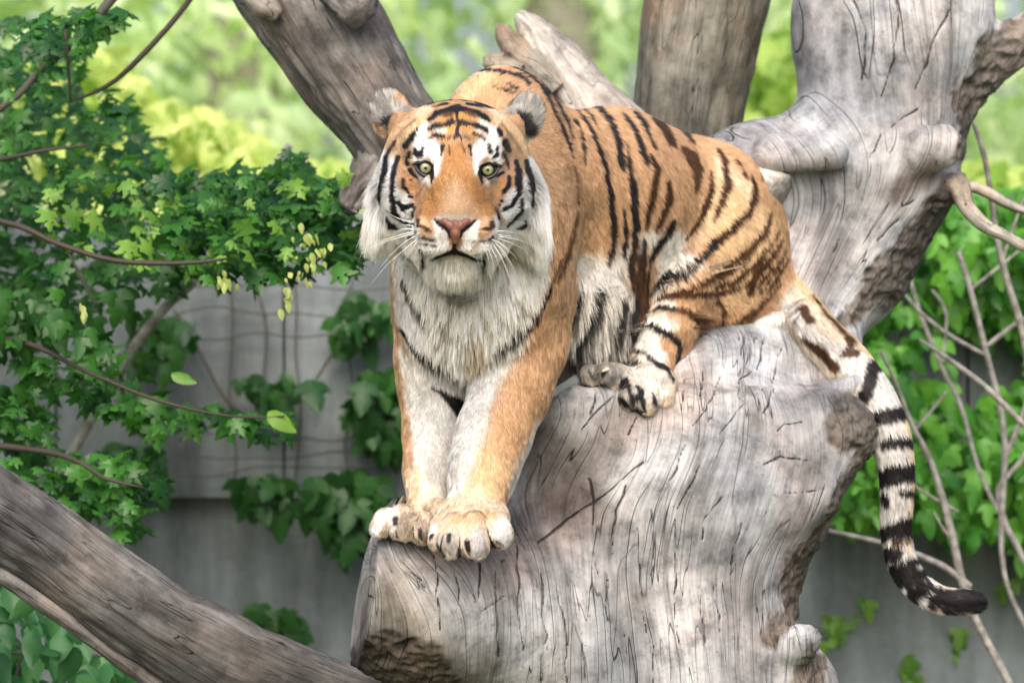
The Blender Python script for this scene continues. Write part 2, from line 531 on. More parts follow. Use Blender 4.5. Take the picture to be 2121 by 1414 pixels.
for l in [[(1825, 740, 5), (1770, 980, 8)], [(1680, 660, 5), (1670, 800, 8), (1650, 880, 5)], [(1370, 930, 5), (1320, 1060, 8), (1240, 1220, 8), (1150, 1330, 7)],
          [(1600, 900, 5), (1510, 960, 9), (1490, 1080, 8), (1540, 1150, 8), (1360, 1380, 9)], [(550, 1100, 6), (400, 1230, 9), (300, 1370, 7)], [(430, 1060, 6), (370, 1240, 7)],
          [(730, 1260, 6), (650, 1390, 6)], [(1780, 1010, 5), (1690, 1230, 8)], [(1090, 950, 5), (1060, 1200, 5)], [(1980, 1290, 5), (1850, 1310, 8), (1800, 1360, 6)],
          [(1240, 860, 5), (1200, 1120, 6)], [(1530, 650, 8), (1520, 780, 5)]]:
    CRACKS.append(zc(1120, 520, 3.657, *l))
for l in [[(1490, -40, 6), (1530, 60, 9), (1500, 280, 8), (1440, 460, 6)], [(1760, 50, 5), (1690, 180, 8), (1650, 320, 9), (1600, 430, 5)],
          [(1610, 520, 5), (1550, 560, 9), (1490, 610, 6)], [(1440, 640, 6), (1390, 760, 4)], [(1300, 0, 3), (1370, 150, 4), (1340, 380, 4)],
          [(1560, 980, 14), (1600, 960, 8)], [(1420, 1150, 10), (1520, 1050, 8)], [(1240, 1140, 5), (1210, 1210, 3)]]:
    CRACKS.append(zc(1200, 0, 2.303, *l))

BARK = [[(745, 1370, 40), (800, 1385, 80), (880, 1390, 60), (900, 1440, 60)], [(1600, 1330, 16), (1650, 1220, 26), (1700, 1120, 24), (1745, 1030, 24), (1790, 960, 30)], [(1745, 870, 55), (1790, 900, 40)],
        [(2150, 60, 60), (2060, 120, 44), (2010, 200, 34), (1992, 330, 18)], [(1750, 680, 14), (1860, 570, 36), (1940, 470, 42), (1985, 400, 30)],
        [(1660, 1440, 30), (1700, 1380, 20)]]

main_grp = dict(k=.10, kg=.05, prims=chain((1330, 1900, .25, 330), (1340, 1380, .2, 278), (1400, 1060, .2, 262), (1480, 900, .34, 210)) +
    chain((1200, 960, .16, 100), (1160, 1130, .12, 120), (1150, 1300, .1, 150)) +
    chain((700, 1228, -.18, 132), (900, 1262, -.12, 150), (1150, 1300, .08, 200)) +
    [El((1215, 872, .02), (105, 62, 0.1), (0, 0, 0))][:0] +
    chain((1140, 925, .10, 60), (1225, 886, .07, 66), (1330, 935, .12, 56)) +
    chain((1480, 900, .34, 200), (1600, 800, .42, 105), (1700, 800, .36, 85)) +
    chain((1600, 1000, .15, 130), (1710, 900, .15, 100)) +
    chain((1560, 860, .45, 165), (1640, 690, .54, 100), (1740, 530, .57, 132), (1810, 340, .6, 160), (1850, 60, .65, 188), (1870, -250, .7, 205)) +
    chain((1800, 370, .6, 110), (1560, 368, .55, 102), (1440, 370, .55, 60)) +
    chain((1700, 700, .42, 60), (1600, 540, .56, 86)) +
    chain((1560, 1390, .1, 110), (1640, 1420, .05, 70), (1640, 1600, .05, 80)))
knob_grp = dict(k=.02, kg=.022, prims=chain((1600, 318, .42, 42), (1726, 318, .38, 34)) + chain((1870, 325, .46, 60), (1948, 304, .39, 46)) +
    chain((1880, 410, .5, 60), (1978, 388, .47, 34)) + chain((1960, 210, .6, 62), (2060, 110, .62, 50), (2260, 0, .65, 46)) +
    chain((1720, 820, .22, 36), (1772, 792, .18, 24)) + chain((1700, 880, .12, 70), (1770, 890, .12, 52)) +
    chain((1590, 1370, .02, 44), (1655, 1334, -.05, 35), (1676, 1326, -.08, 33)) +
    chain((1560, 870, .1, 78), (1620, 900, .1, 60)) + chain((1640, 1050, .05, 60), (1690, 1030, .05, 50)))
H = 0.0045
gt = Grid((-.42, -.62, -1.55), (1.30, 1.0, 1.12), H)
for g in (main_grp, knob_grp): gt.add(g)
# the saw cut across the stub, an edge-on plane
X = np.meshgrid(*gt.ax, indexing='ij')
cn = np.array([-.975, -.15, .165]); cn /= np.linalg.norm(cn)
c0 = S(752, 1240, -.15)
pl = ((X[0] - c0[0]) * cn[0] + (X[1] - c0[1]) * cn[1] + (X[2] - c0[2]) * cn[2]).astype(np.float32)
gt.F = -smin(-gt.F, -pl, .006)
# the short broken stub at the lower right has a cut end too
c1 = S(1683, 1330, -.03)
loc = ((X[0] - c1[0]) * .9 + (X[2] - c1[2]) * .1).astype(np.float32)
near = np.sqrt((X[0] - c1[0]) ** 2 + (X[1] - c1[1]) ** 2 + (X[2] - c1[2]) ** 2) < .07
gt.F = np.where(near & (loc > 0), np.maximum(gt.F, loc), gt.F)
del X, pl, loc, near
TV, TQ = gt.mesh()
del gt
TV = relax(TV, TQ, 3)
N = vnormals(TV, TQ)
px, py = to_px(TV)
# grain: a smooth field whose level lines follow the traced grain
C, Vv = [], []
for v, l in GRAIN:
    a = np.array(l, float)
    for i in range(len(a) - 1):
        m = max(2, int(np.hypot(*(a[i + 1] - a[i])) / 60))
        for j in range(m):
            C.append(a[i] + (a[i + 1] - a[i]) * j / m); Vv.append(v)
C = np.array(C) / 1000; Vv = np.array(Vv)
r2 = ((C[:, None] - C[None]) ** 2).sum(-1)
K = np.where(r2 > 0, r2 * np.log(r2 + 1e-12), 0) + np.eye(len(C)) * 2e-3
A = np.block([[K, np.c_[np.ones(len(C)), C]], [np.c_[np.ones(len(C)), C].T, np.zeros((3, 3))]])
sol = np.linalg.solve(A, np.r_[Vv, 0, 0, 0])
q = np.stack([px, py], 1) / 1000
grain = np.zeros(len(q))
for s0 in range(0, len(q), 20000):
    qq = q[s0:s0 + 20000]
    rr = ((qq[:, None] - C[None]) ** 2).sum(-1)
    grain[s0:s0 + 20000] = (rr * np.log(rr + 1e-12)) @ sol[:-3] + sol[-3] + qq @ sol[-2:]
grain = grain + TV[:, 1] * .22 + fbm(TV, 9, 2, 3) * .003
wob = fbm(TV, 30, 2, 9) * 6
crackd = np.full(len(TV), 40.0)
for l in CRACKS:
    lx = [p[0] for p in l]; ly = [p[1] for p in l]
    s_ = np.where((px > min(lx) - 40) & (px < max(lx) + 40) & (py > min(ly) - 40) & (py < max(ly) + 40) & (N[:, 1] < .35))[0]
    d, w = seg_dist(px[s_] + wob[s_], py[s_], l)
    crackd[s_] = np.minimum(crackd[s_], d - w * .14 + 1.0 + wob[s_] * .22)
bark = np.zeros(len(TV))
for l in BARK:
    d, w = seg_dist(px + fbm(TV, 8, 3, 2) * 40, py + fbm(TV, 8, 3, 6) * 40, l)
    bark = np.maximum(bark, sm(10, -6, d - w))
# weather stains and bleached patches; the one behind the forelegs also paints in shadow
STAIN_SHADE = [((.42, .37, .34), 60, [(1100, 900, 60), (1160, 980, 80), (1230, 930, 50)]), ((.66, .55, .50), 60, [(900, 1150, 30), (1020, 1180, 60), (1110, 1120, 60), (1230, 1080, 40)]), ((.55, .54, .54), 70, [(1640, 880, 90), (1660, 1000, 90), (1640, 1120, 60)]),
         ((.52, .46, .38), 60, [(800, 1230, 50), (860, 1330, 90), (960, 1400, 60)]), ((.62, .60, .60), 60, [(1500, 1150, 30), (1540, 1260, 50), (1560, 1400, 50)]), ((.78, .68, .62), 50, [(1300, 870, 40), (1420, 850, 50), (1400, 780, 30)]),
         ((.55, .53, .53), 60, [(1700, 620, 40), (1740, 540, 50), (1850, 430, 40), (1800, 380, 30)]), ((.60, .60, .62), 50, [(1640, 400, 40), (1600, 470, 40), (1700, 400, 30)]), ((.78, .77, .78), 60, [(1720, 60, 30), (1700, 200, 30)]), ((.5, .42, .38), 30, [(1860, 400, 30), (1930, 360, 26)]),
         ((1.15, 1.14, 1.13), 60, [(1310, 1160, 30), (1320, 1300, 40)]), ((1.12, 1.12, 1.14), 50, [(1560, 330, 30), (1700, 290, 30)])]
stain_shade = np.ones((len(TV), 3))
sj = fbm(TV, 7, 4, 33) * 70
for col, soft, l in STAIN_SHADE:
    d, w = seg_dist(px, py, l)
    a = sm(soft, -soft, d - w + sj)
    stain_shade *= 1 + (np.array(col) - 1)[None] * a[:, None]
G4 = np.stack([grain, TV[:, 2] * .07 + TV[:, 1] * .03, TV[:, 0] * .05], 1)
disp = fbm(TV, 5, 3, 1) * .012 + fbm(G4, 22, 3, 4) * .0022 + fbm(TV, 45, 3, 14) * .0012 + fbm(G4, 110, 2, 8) * .0013
disp -= .005 * sm(4, 0, crackd)
ridg = 1 - np.abs(fbm(TV, 34, 4, 12)) * 3
disp = disp * (1 - .3 * bark) + bark * (ridg * .010 - .006)
cutf = sm(.004, .0, np.abs((TV - c0) @ cn))
disp *= 1 - .85 * cutf
# swirl lump with a hollow below, right of centre
TV = TV + N * disp[:, None]
TV = relax(TV, TQ, 1, .25)

M_tree = wood_material('weathered_dead_wood', (.60, .615, .63), (.355, .362, .37), (.105, .104, .105), (1.05, .93, .88), 'flow')
nt = M_tree.node_tree
ca = [n for n in nt.nodes if n.bl_idname == 'ShaderNodeAttribute' and n.attribute_name == 'crack'][0]
ca.attribute_name = 'crackd'
dr = ramp(nt, [(0.0, (1,) * 3), (0.22, (.9,) * 3), (0.56, (0,) * 3)], mth(nt, 'DIVIDE', ca.outputs['Fac'], 5.0))
for l in list(nt.links):
    if l.from_node == ca and l.to_node != dr and l.to_node.type == 'MATH' and l.to_node.operation == 'MAXIMUM':
        s_ = l.to_socket; nt.links.remove(l); nt.links.new(dr.outputs[0], s_)
# the sawn face carries rings, not grain
tree = empty('dead_tree', S(1340, 1400, .2) * np.array([1, 1, 0]) + np.array([0, 0, -1.5]), 'huge pale weathered dead tree under the tiger, with sawn stub and forked top', 'dead tree')
make_mesh('trunk', TV, TQ, M_tree, tree, attrs={'grain': ('FLOAT', grain), 'crackd': ('FLOAT', crackd), 'bark': ('FLOAT', bark * .95), 'stain_shade': ('FLOAT_COLOR', stain_shade)})
tree_bvh = BVHTree.FromPolygons([tuple(v) for v in TV], [tuple(f) for f in TQ.tolist()])

M_log = wood_material('grey_brown_log_wood', (.20, .198, .195), (.085, .082, .079), (.026, .025, .024), (1.05, .9, .8), 'tube')
M_lean = wood_material('brown_leaning_trunk_wood', (.28, .265, .25), (.11, .102, .094), (.030, .027, .024), (1.08, .92, .82), 'tube')
M_grey = wood_material('grey_green_trunk_wood', (.28, .27, .235), (.155, .148, .12), (.06, .056, .045), (1.2, .9, .75), 'tube')
M_pale = wood_material('bleached_branch_wood', (.54, .52, .49), (.34, .32, .30), (.13, .12, .11), (1.0, .93, .85), 'tube')
M_twig = wood_material('mottled_twig_wood', (.42, .40, .35), (.22, .205, .175), (.09, .08, .06), (1.1, .85, .72), 'tube')
M_cut = wood_material('sawn_wood', (.62, .60, .56), (.5, .48, .44), (.3, .28, .25), (1, .95, .9), 'tube')

def limb(name, pts, mat, parent=None, nseg=24, step=.012, rough=.004, lump=.2, seed=0, bark=0.0):
    P = [S(*p[:3]) for p in pts]
    R = [p[3] * .001 * (D + p[2]) / D for p in pts]
    V, F, W = tube(P, R, nseg, step, rough, 12, lump, seed)
    return make_mesh(name, V, F, mat, parent, attrs={'tubeco': ('FLOAT_VECTOR', W), 'bark': ('FLOAT', np.full(len(V), bark))})

# living and broken limbs of the dead tree
b = limb('branch', [(1945, 392, .50, 28), (1982, 380, .44, 23), (2000, 425, .42, 18), (2035, 464, .42, 17), (2080, 488, .42, 14), (2125, 512, .42, 14), (2260, 580, .4, 12)], M_twig, tree, 14, .01, .003, .25, 5)
b = limb('branch', [(1975, 392, .46, 18), (2015, 388, .46, 13), (2050, 402, .46, 13), (2090, 425, .48, 12), (2130, 438, .5, 12), (2260, 450, .5, 11)], M_twig, tree, 14, .01, .003, .25, 6)
V, F, W = tube([S(1500, 330, .52), S(1560, 360, .45), S(1618, 392, .40)], [.044, .040, .036], 20, .008, .0015, 12, .1, 3)
make_mesh('sawn_stub', V * np.array([1, 1, 1]), F, M_cut, tree, attrs={'tubeco': ('FLOAT_VECTOR', W)})

ll = empty('fallen_log', S(200, 1215, .05) * np.array([1, 1, 0]) + np.array([0, 0, -1.5]), 'long grey brown log slanting down across the lower left corner', 'log')
limb('trunk', [(-420, 870, .0, 110), (-120, 1000, .0, 100), (60, 1108, .02, 92), (200, 1212, .05, 92), (420, 1345, .1, 98), (620, 1430, .15, 96), (800, 1490, .2, 92), (1000, 1560, .3, 90)], M_log, ll, 96, .005, .0045, .22, 21)
limb('split_strip', [(-60, 1160, -.02, 16), (10, 1192, -.02, 18), (110, 1262, .0, 20), (210, 1338, .03, 17), (330, 1425, .06, 14)], M_lean, ll, 16, .008, .004, .4, 22)

lt = empty('leaning_trunk', S(700, 200, .5) * np.array([1, 1, 0]) + np.array([.1, 0, -1.5]), 'dark brown cracked trunk leaning behind the tiger\'s head from upper left', 'tree trunk')
limb('trunk', [(400, -400, .75, 130), (560, -120, .7, 128), (655, 20, .66, 124), (745, 165, .62, 118), (850, 320, .6, 104), (1000, 560, .6, 100), (1150, 800, .6, 100)], M_lean, lt, 96, .005, .006, .18, 31)
limb('broken_end', [(860, 250, .62, 70), (795, 330, .58, 56), (742, 404, .52, 34), (722, 436, .5, 18)], M_lean, lt, 64, .006, .011, .35, 33)
limb('bark_flake', [(500, -20, .54, 22), (545, 12, .53, 26), (578, 34, .53, 14)], M_grey, lt, 14, .008, .005, .5, 36)
limb('branch_stub', [(705, -40, .5, 66), (735, 10, .46, 52), (752, 34, .44, 30)], M_lean, lt, 24, .008, .007, .3, 37)

bb = empty('broken_branch', S(1160, 200, .8) * np.array([1, 1, 0]) + np.array([.1, 0, -1.5]), 'bleached branch stump with a splintered tip behind the tiger\'s shoulders', 'tree branch')
limb('trunk', [(1420, 560, .8, 100), (1330, 380, .8, 92), (1225, 235, .8, 80), (1150, 130, .8, 62), (1105, 62, .8, 40), (1072, 26, .8, 14)], M_pale, bb, 48, .008, .006, .25, 41)
limb('splinter', [(1150, 190, .78, 56), (1095, 130, .78, 44), (1052, 80, .78, 28), (1030, 48, .78, 8)], M_grey, bb, 24, .008, .006, .3, 42)
limb('splinter', [(1080, 150, .77, 40), (1030, 130, .77, 26), (1000, 128, .77, 8)], M_grey, bb, 16, .008, .006, .3, 43)

vt = empty('upright_trunk', S(1430, 250, .95) * np.array([1, 1, 0]) + np.array([0, 0, -1.5]), 'grey green upright trunk with long vertical cracks behind the tiger\'s back', 'tree trunk')
limb('trunk', [(1405, 700, .95, 110), (1418, 420, .95, 112), (1430, 230, .95, 116), (1452, 80, .95, 122), (1480, -60, .95, 128), (1530, -400, .95, 130)], M_grey, vt, 80, .007, .006, .12, 51)
# ------------------------------------------------------------------ the tiger
def grp(name, k, kg, prims, cut=(), **kw):
    return dict(name=name, k=k, kg=kg, prims=prims, cut=list(cut), **kw)

def dirs(*d):
    a = np.array(d, float); return a / np.linalg.norm(a)

HY = -.34                                  # the head's centre
NOSE = S(943, 470, HY - .245)
head = grp('head', .030, .035, [
    El((945, 322, HY + .02), (150, 140, 118)),
    El((945, 292, HY - .10), (112, 90, 78)),
    *chain((945, 300, HY - .12, 64), (944, 380, HY - .160, 62), (943, 440, HY - .190, 54)),
    El((943, 470, HY - .165), (72, 62, 46)), *chain((912, 385, HY - .125, 40), (893, 462, HY - .165, 38)), *chain((976, 385, HY - .125, 40), (995, 462, HY - .165, 38)),
    El((902, 490, HY - .185), (44, 50, 43)), El((985, 490, HY - .185), (44, 50, 43)),
    El((943, 534, HY - .122), (48, 46, 30)), El((943, 330, HY - .14), (44, 40, 60)),
    El((945, 475, HY - .02), (118, 96, 92)),
    El((882, 333, HY - .160), (24, 16, 6)), El((1009, 336, HY - .160), (24, 16, 6)),
    El((862, 392, HY - .06), (68, 62, 62)), El((1030, 392, HY - .06), (68, 62, 62)),
    El((838, 400, HY + .03), (62, 80, 96)), El((1056, 400, HY + .03), (60, 80, 96)),
    El((818, 420, HY + .07), (46, 60, 92)), El((1080, 420, HY + .07), (46, 60, 92)),
    El((884, 316, HY - .135), (30, 26, 20)), El((1006, 318, HY - .135), (30, 26, 20)),
    El((868, 392, HY - .108), (42, 34, 28)), El((1022, 394, HY - .108), (42, 34, 28)), El((872, 430, HY - .105), (38, 40, 34)), El((1016, 430, HY - .105), (38, 40, 34)),
  ], cut=[(El((882, 350, HY - .178), (16, 24, 12.5)), .006), (El((1009, 353, HY - .178), (16, 24, 12.5)), .006),
          (El((906, 540, HY - .205), (36, 8, 7)), .008), (El((982, 540, HY - .205), (36, 8, 7)), .008)])
ear_l = grp('ear', .012, .018, [El((812, 240, HY + .06), (43, 15, 55), (0, -22, 0)), El((838, 262, HY + .05), (34, 26, 40))],
            cut=[(El((812, 250, HY + .032), (36, 26, 44), (0, -18, 0)), .012)])
ear_r = grp('ear', .012, .018, [El((1086, 243, HY + .06), (40, 15, 54), (0, 20, 0)), El((1056, 262, HY + .05), (30, 26, 38))],
            cut=[(El((1086, 254, HY + .032), (34, 26, 44), (0, 16, 0)), .012)])
chest = grp('chest', .06, .05, [
    El((1000, 480, -.07), (186, 165, 205)), El((1000, 610, -.10), (175, 130, 125)), *chain((1000, 420, -.02, 130), (955, 380, HY + .12, 118)),
    El((1042, 318, .06), (142, 165, 184)), El((1112, 500, .02), (84, 120, 215)), El((886, 600, -.02), (70, 105, 150)),
    El((1080, 640, -.02), (84, 100, 110)), El((985, 690, -.09), (62, 70, 50))])
leg_l = grp('leg_l', .04, .03, chain((890, 640, .0, 74), (902, 740, .01, 78), (906, 810, .01, 75), (898, 900, -.03, 59), (890, 970, -.08, 49), (886, 1045, -.13, 47)))
leg_r = grp('leg_r', .04, .028, chain((1100, 620, -.03, 88), (1082, 720, -.06, 84), (1056, 810, -.10, 80), (1022, 900, -.16, 74), (1000, 970, -.21, 68), (985, 1045, -.26, 62)))
paw_l = grp('paw_l', .009, .02, [El((850, 1078, -.20), (62, 60, 36)), *chain((800, 1075, -.22, 26), (788, 1092, -.26, 24)), *chain((836, 1068, -.24, 27), (832, 1096, -.29, 27)),
    *chain((874, 1075, -.25, 24), (874, 1104, -.29, 24)), El((905, 1075, -.18), (40, 50, 45))])
paw_r = grp('paw_r', .015, .02, [El((978, 1068, -.29), (78, 70, 46)), *chain((914, 1084, -.33, 23), (908, 1118, -.385, 23)), *chain((944, 1080, -.36, 25), (936, 1130, -.425, 27)),
    *chain((984, 1080, -.37, 27), (986, 1130, -.43, 30)), *chain((1026, 1076, -.34, 27), (1036, 1106, -.39, 29)), El((985, 1095, -.29), (72, 60, 42))])
torso = grp('torso', .06, .05, [El((1262, 455, .40), (178, 300, 232)), El((1225, 600, .26), (105, 180, 128)), *chain((1130, 380, .16, 165), (1420, 465, .55, 188))])
haunch = grp('haunch', .05, .035, [El((1478, 478, .46), (146, 160, 182)), El((1492, 565, .43), (140, 150, 140)), *chain((1440, 520, .36, 118), (1398, 575, .28, 84)),
    *chain((1560, 470, .5, 70), (1575, 600, .46, 62))])
shank = grp('shank', .03, .035, chain((1402, 615, .26, 72), (1378, 690, .22, 60), (1350, 752, .18, 44), (1352, 790, .14, 42)))
foot = grp('foot', .010, .02, [El((1350, 796, .09), (54, 62, 48)), *chain((1326, 800, .05, 30), (1308, 822, -.005, 28)), *chain((1345, 812, .04, 28), (1340, 838, -.01, 23)),
    *chain((1374, 808, .07, 28), (1376, 828, .03, 23)), *chain((1310, 790, .08, 28), (1280, 785, .05, 26))])
foot2 = grp('foot2', .010, .015, [*chain((1300, 798, .10, 30), (1268, 782, .05, 30)), *chain((1276, 782, .07, 26), (1256, 772, .02, 25)), *chain((1262, 796, .08, 26), (1226, 780, .04, 27)),
    *chain((1275, 805, .08, 22), (1262, 812, .04, 16))])
tailp = [(1560, 560, .50, 44), (1634, 618, .42, 38), (1692, 688, .34, 37), (1752, 752, .27, 40), (1800, 812, .20, 37), (1836, 880, .15, 33), (1854, 950, .13, 29),
         (1858, 1020, .12, 26), (1856, 1090, .12, 24), (1868, 1160, .11, 23), (1900, 1210, .10, 22), (1950, 1240, .09, 20), (2018, 1245, .08, 19)]
tailp = [(a, b, c, r * 1.10) for a, b, c, r in tailp]
_t = []
for a, b, c, r in tailp:                      # the tail lies on the wood where it crosses it
    dv = Vector(S(a, b, 0)) - Vector((0, -D, 0)); dv.normalize()
    hh = tree_bvh.ray_cast(Vector((0, -D, 0)), dv)
    if hh[0] is not None and a > 1680: c = min(c, hh[0][1] - r * .001 * .55)
    _t.append((a, b, c, r))
tailp = _t
_P, _R = resample([t[:3] for t in tailp], [t[3] for t in tailp], 18)
tailp = [(*p, r) for p, r in zip(_P.tolist(), _R.tolist())]
tail = grp('tail', .02, .045, chain(*tailp))
tuft = grp('tuft', .01, .008, [*chain((1570, 684, .34, 22), (1606, 664, .34, 20))])
GROUPS = [head, ear_l, ear_r, chest, leg_l, leg_r, paw_l, paw_r, torso, haunch, shank, foot, foot2, tail, tuft]
GI = {}
for i, g in enumerate(GROUPS): GI.setdefault(g['name'], i)
lo = np.full(3, 9.); hi = -lo
for g in GROUPS:
    l, h = bounds(g['prims'], .03); lo = np.minimum(lo, l); hi = np.maximum(hi, h)
gb = Grid(lo, hi, .0046)
for g in [torso, chest, haunch, shank, leg_l, leg_r, head, ear_l, ear_r, tail, foot2, foot, paw_l, paw_r, tuft]: gb.add(g)
BV, BQ = gb.mesh(-.0035)
del gb
BV = relax(BV, BQ, 2)
BN = vnormals(BV, BQ)

def label(P):
    P = P.astype(np.float32)
    best = np.full(len(P), 9., np.float32); lab = np.zeros(len(P), int)
    for i, g in enumerate(GROUPS):
        l, h = bounds(g['prims'], .06)
        s_ = np.where(((P > l) & (P < h)).all(1))[0]
        if not len(s_): continue
        d = group_sd(g, P[s_])
        m = d < best[s_]
        best[s_[m]] = d[m]; lab[s_[m]] = GI[g['name']]
    return lab

# ---- coat colours and markings. Markings are traced lines with half widths
OR = np.array((.56, .345, .195)); ORD = np.array((.50, .255, .115)); TAN = np.array((.72, .50, .29)); PALE = np.array((.80, .64, .45))
WH = np.array((.84, .82, .79)); CR = np.array((.84, .80, .72)); BK = np.array((.014, .012, .013)); BR = np.array((.11, .05, .022)); GY = np.array((.42, .39, .35))
F_ = lambda *p: zc(720, 120, 2.828, *p)
T_ = lambda *p: zc(1100, 120, 2.828, *p)
G_ = lambda *p: zc(1120, 520, 3.657, *p)
M_ = lambda *p: zc(820, 380, 5.656, *p)
L_ = lambda *p: zc(720, 560, 2.28, *p)
P_ = lambda *p: zc(750, 1000, 6.238, *p)
Q_ = lambda *p: zc(1600, 540, 1.86, *p)
def n_(*names): return {GI[x] for x in names}
HEAD = n_('head', 'ear'); HD = n_('head', 'chest')
BODY = n_('torso', 'haunch', 'shank', 'foot', 'tail', 'tuft', 'foot2')
# (groups, colour, softness, edge noise, line)
ZONES = []
def Z(gs, col, soft, line, jit=0): ZONES.append((gs, col, soft, jit, line))
# head ground colours
hd = n_('head')
Z(hd, TAN, 24, F_((420, 360, 50), (300, 480, 50), (240, 560, 30))); Z(hd, TAN, 24, F_((900, 370, 50), (990, 480, 55), (1050, 560, 30)))
Z(hd, PALE, 14, F_((420, 320, 16), (480, 300, 12))); Z(hd, PALE, 14, F_((830, 300, 14), (900, 340, 22)))
Z(hd, np.array((.52, .275, .09)), 16, F_((560, 440, 40), (640, 330, 70), (740, 440, 40)))
Z(hd, np.array((.42, .27, .155)), 40, F_((640, 860, 60), (640, 800, 60), (640, 900, 70)))
Z(hd, CR, 20, F_((170, 620, 90), (110, 820, 110), (170, 980, 110), (300, 1080, 80), (420, 1220, 110), (620, 1280, 120), (860, 1220, 130), (1010, 1080, 130), (1130, 900, 110), (1130, 700, 70)))
for l in [((225, 600, 50), (215, 780, 84), (285, 900, 80), (360, 980, 50)), ((1095, 620, 50), (1095, 780, 84), (1010, 900, 80), (930, 1000, 50)), ((960, 800, 30), (930, 900, 40)), ((320, 820, 40), (350, 900, 40)),
          ((460, 400, 18), (435, 450, 42), (425, 510, 46), (430, 590, 42)), ((480, 520, 50), (510, 560, 46), (516, 620, 28), (518, 680, 12)), ((500, 410, 12), (560, 440, 12)),
          ((780, 390, 14), (840, 440, 38), (862, 520, 40), (862, 600, 36)), ((790, 510, 44), (770, 560, 44), (758, 630, 20), (752, 680, 10)), ((780, 430, 14), (730, 440, 6)),
          ((410, 660, 10), (430, 690, 16), (468, 725, 15), (480, 748, 5)), ((880, 665, 10), (860, 690, 14), (825, 715, 15), (808, 745, 6)),
          ((560, 1000, 42), (540, 1070, 44), (580, 1120, 30)), ((700, 1010, 30), (740, 980, 22), (720, 1060, 46), (680, 1120, 26)), ((420, 1060, 26), (500, 1120, 44), (450, 1130, 30)), ((850, 1050, 24), (800, 1110, 46)),
          ((515, 960, 16), (530, 1000, 20)), ((760, 965, 14), (750, 1010, 20)), ((400, 1000, 24), (400, 1050, 20)), ((865, 930, 12), (880, 1010, 24))]:
    Z(hd, WH, 12, F_(*l))
Z(hd, ORD, 16, F_((380, 690, 20), (368, 740, 28), (405, 780, 20))); Z(hd, ORD, 16, F_((900, 700, 20), (900, 760, 26), (865, 790, 20)))
Z(hd, np.array((.41, .205, .075)), 20, F_((640, 560, 60), (640, 700, 80), (520, 800, 50), (460, 900, 44))); Z(hd, np.array((.41, .205, .075)), 20, F_((640, 700, 70), (760, 790, 50), (825, 900, 40)))
Z(hd, np.array((.45, .30, .18)), 30, F_((620, 780, 60), (640, 880, 70)))
Z(hd, TAN, 12, F_((440, 960, 28), (470, 1000, 20))); Z(hd, TAN, 12, F_((810, 960, 28), (800, 1000, 22)))
Z(hd, GY, 8, F_((530, 945, 8), (570, 930, 10), (630, 938, 14), (690, 932, 10), (735, 945, 8)))
Z(n_('head', 'chest'), BR * 1.8, 12, F_((395, 370, 5), (330, 420, 8), (270, 500, 8), (235, 570, 7)), 2); Z(hd, BR * 1.8, 12, F_((905, 400, 6), (960, 470, 9), (1015, 560, 8)), 2)
def B(gs, *lines, col=BK, soft=3.0, jit=2.4):
    wk = 1.32 if gs & HEAD else 1.22
    for l in lines: Z(gs, col, soft, [(p[0], p[1], p[2] * wk + .5) for p in l], jit)
B(hd, F_((470, 275, 3), (540, 250, 5), (640, 237, 7), (740, 250, 5), (830, 290, 4), (885, 300, 1)), F_((500, 287, 2), (580, 270, 6)), F_((700, 270, 5), (760, 280, 7), (832, 292, 4)),
  F_((475, 370, 8), (520, 335, 14), (570, 315, 12), (620, 305, 18), (650, 300, 18), (700, 310, 12), (760, 325, 12), (800, 350, 12), (828, 372, 8)),
  F_((640, 300, 20), (640, 340, 6), (645, 400, 8), (640, 450, 9), (625, 475, 5)), F_((645, 450, 6), (665, 478, 4)), F_((470, 427, 5), (510, 408, 13), (570, 398, 10), (612, 383, 14)),
  F_((670, 385, 14), (710, 395, 9), (760, 405, 14), (820, 436, 9)), F_((475, 480, 3), (520, 458, 10), (558, 466, 8)), F_((735, 450, 8), (770, 465, 9), (802, 486, 4)),
  F_((402, 565, 14), (428, 572, 14), (442, 535, 8)), F_((398, 545, 8)), F_((548, 572, 6), (560, 522, 9)), F_((712, 520, 7), (724, 568, 6)), F_((822, 515, 8), (838, 562, 8)),
  F_((872, 530, 5), (872, 575, 10), (848, 590, 7)), F_((345, 525, 13), (375, 485, 14), (412, 420, 6)), F_((350, 625, 10), (368, 560, 7)), F_((880, 425, 8), (895, 458, 11)),
  F_((918, 500, 14), (936, 545, 14)), F_((905, 560, 5), (932, 620, 9), (942, 655, 5)), F_((285, 490, 4), (232, 585, 9), (208, 720, 17), (197, 820, 10)), F_((190, 800, 12), (200, 850, 8)),
  F_((296, 590, 10), (272, 680, 13), (266, 800, 10), (285, 905, 11), (330, 960, 8), (390, 975, 5)), F_((330, 715, 7), (336, 760, 9), (368, 792, 6)), F_((370, 812, 7), (385, 815, 5)),
  F_((300, 845, 6), (330, 882, 13), (378, 865, 8)), F_((330, 880, 9), (345, 908, 4)), F_((235, 925, 6), (262, 980, 14), (300, 1000, 6)), F_((1045, 610, 10), (1066, 720, 18), (1076, 850, 11)),
  F_((1055, 900, 8), (1030, 970, 10), (995, 1000, 5)), F_((985, 610, 11), (1000, 700, 15), (996, 800, 10), (960, 862, 9), (912, 888, 8)), F_((942, 700, 6), (938, 755, 10), (912, 785, 11)),
  F_((1012, 830, 6), (1005, 890, 8), (955, 965, 6), (930, 985, 4)), F_((365, 662, 9), (390, 690, 8), (410, 705, 4)), F_((858, 702, 4), (885, 690, 8), (908, 676, 7)), F_((900, 840, 7)), F_((885, 862, 5)),
  F_((378, 718, 5)))
B(hd, F_((560, 345, 6), (605, 342, 12)), F_((690, 325, 6), (740, 345, 10)), col=BR, soft=8)
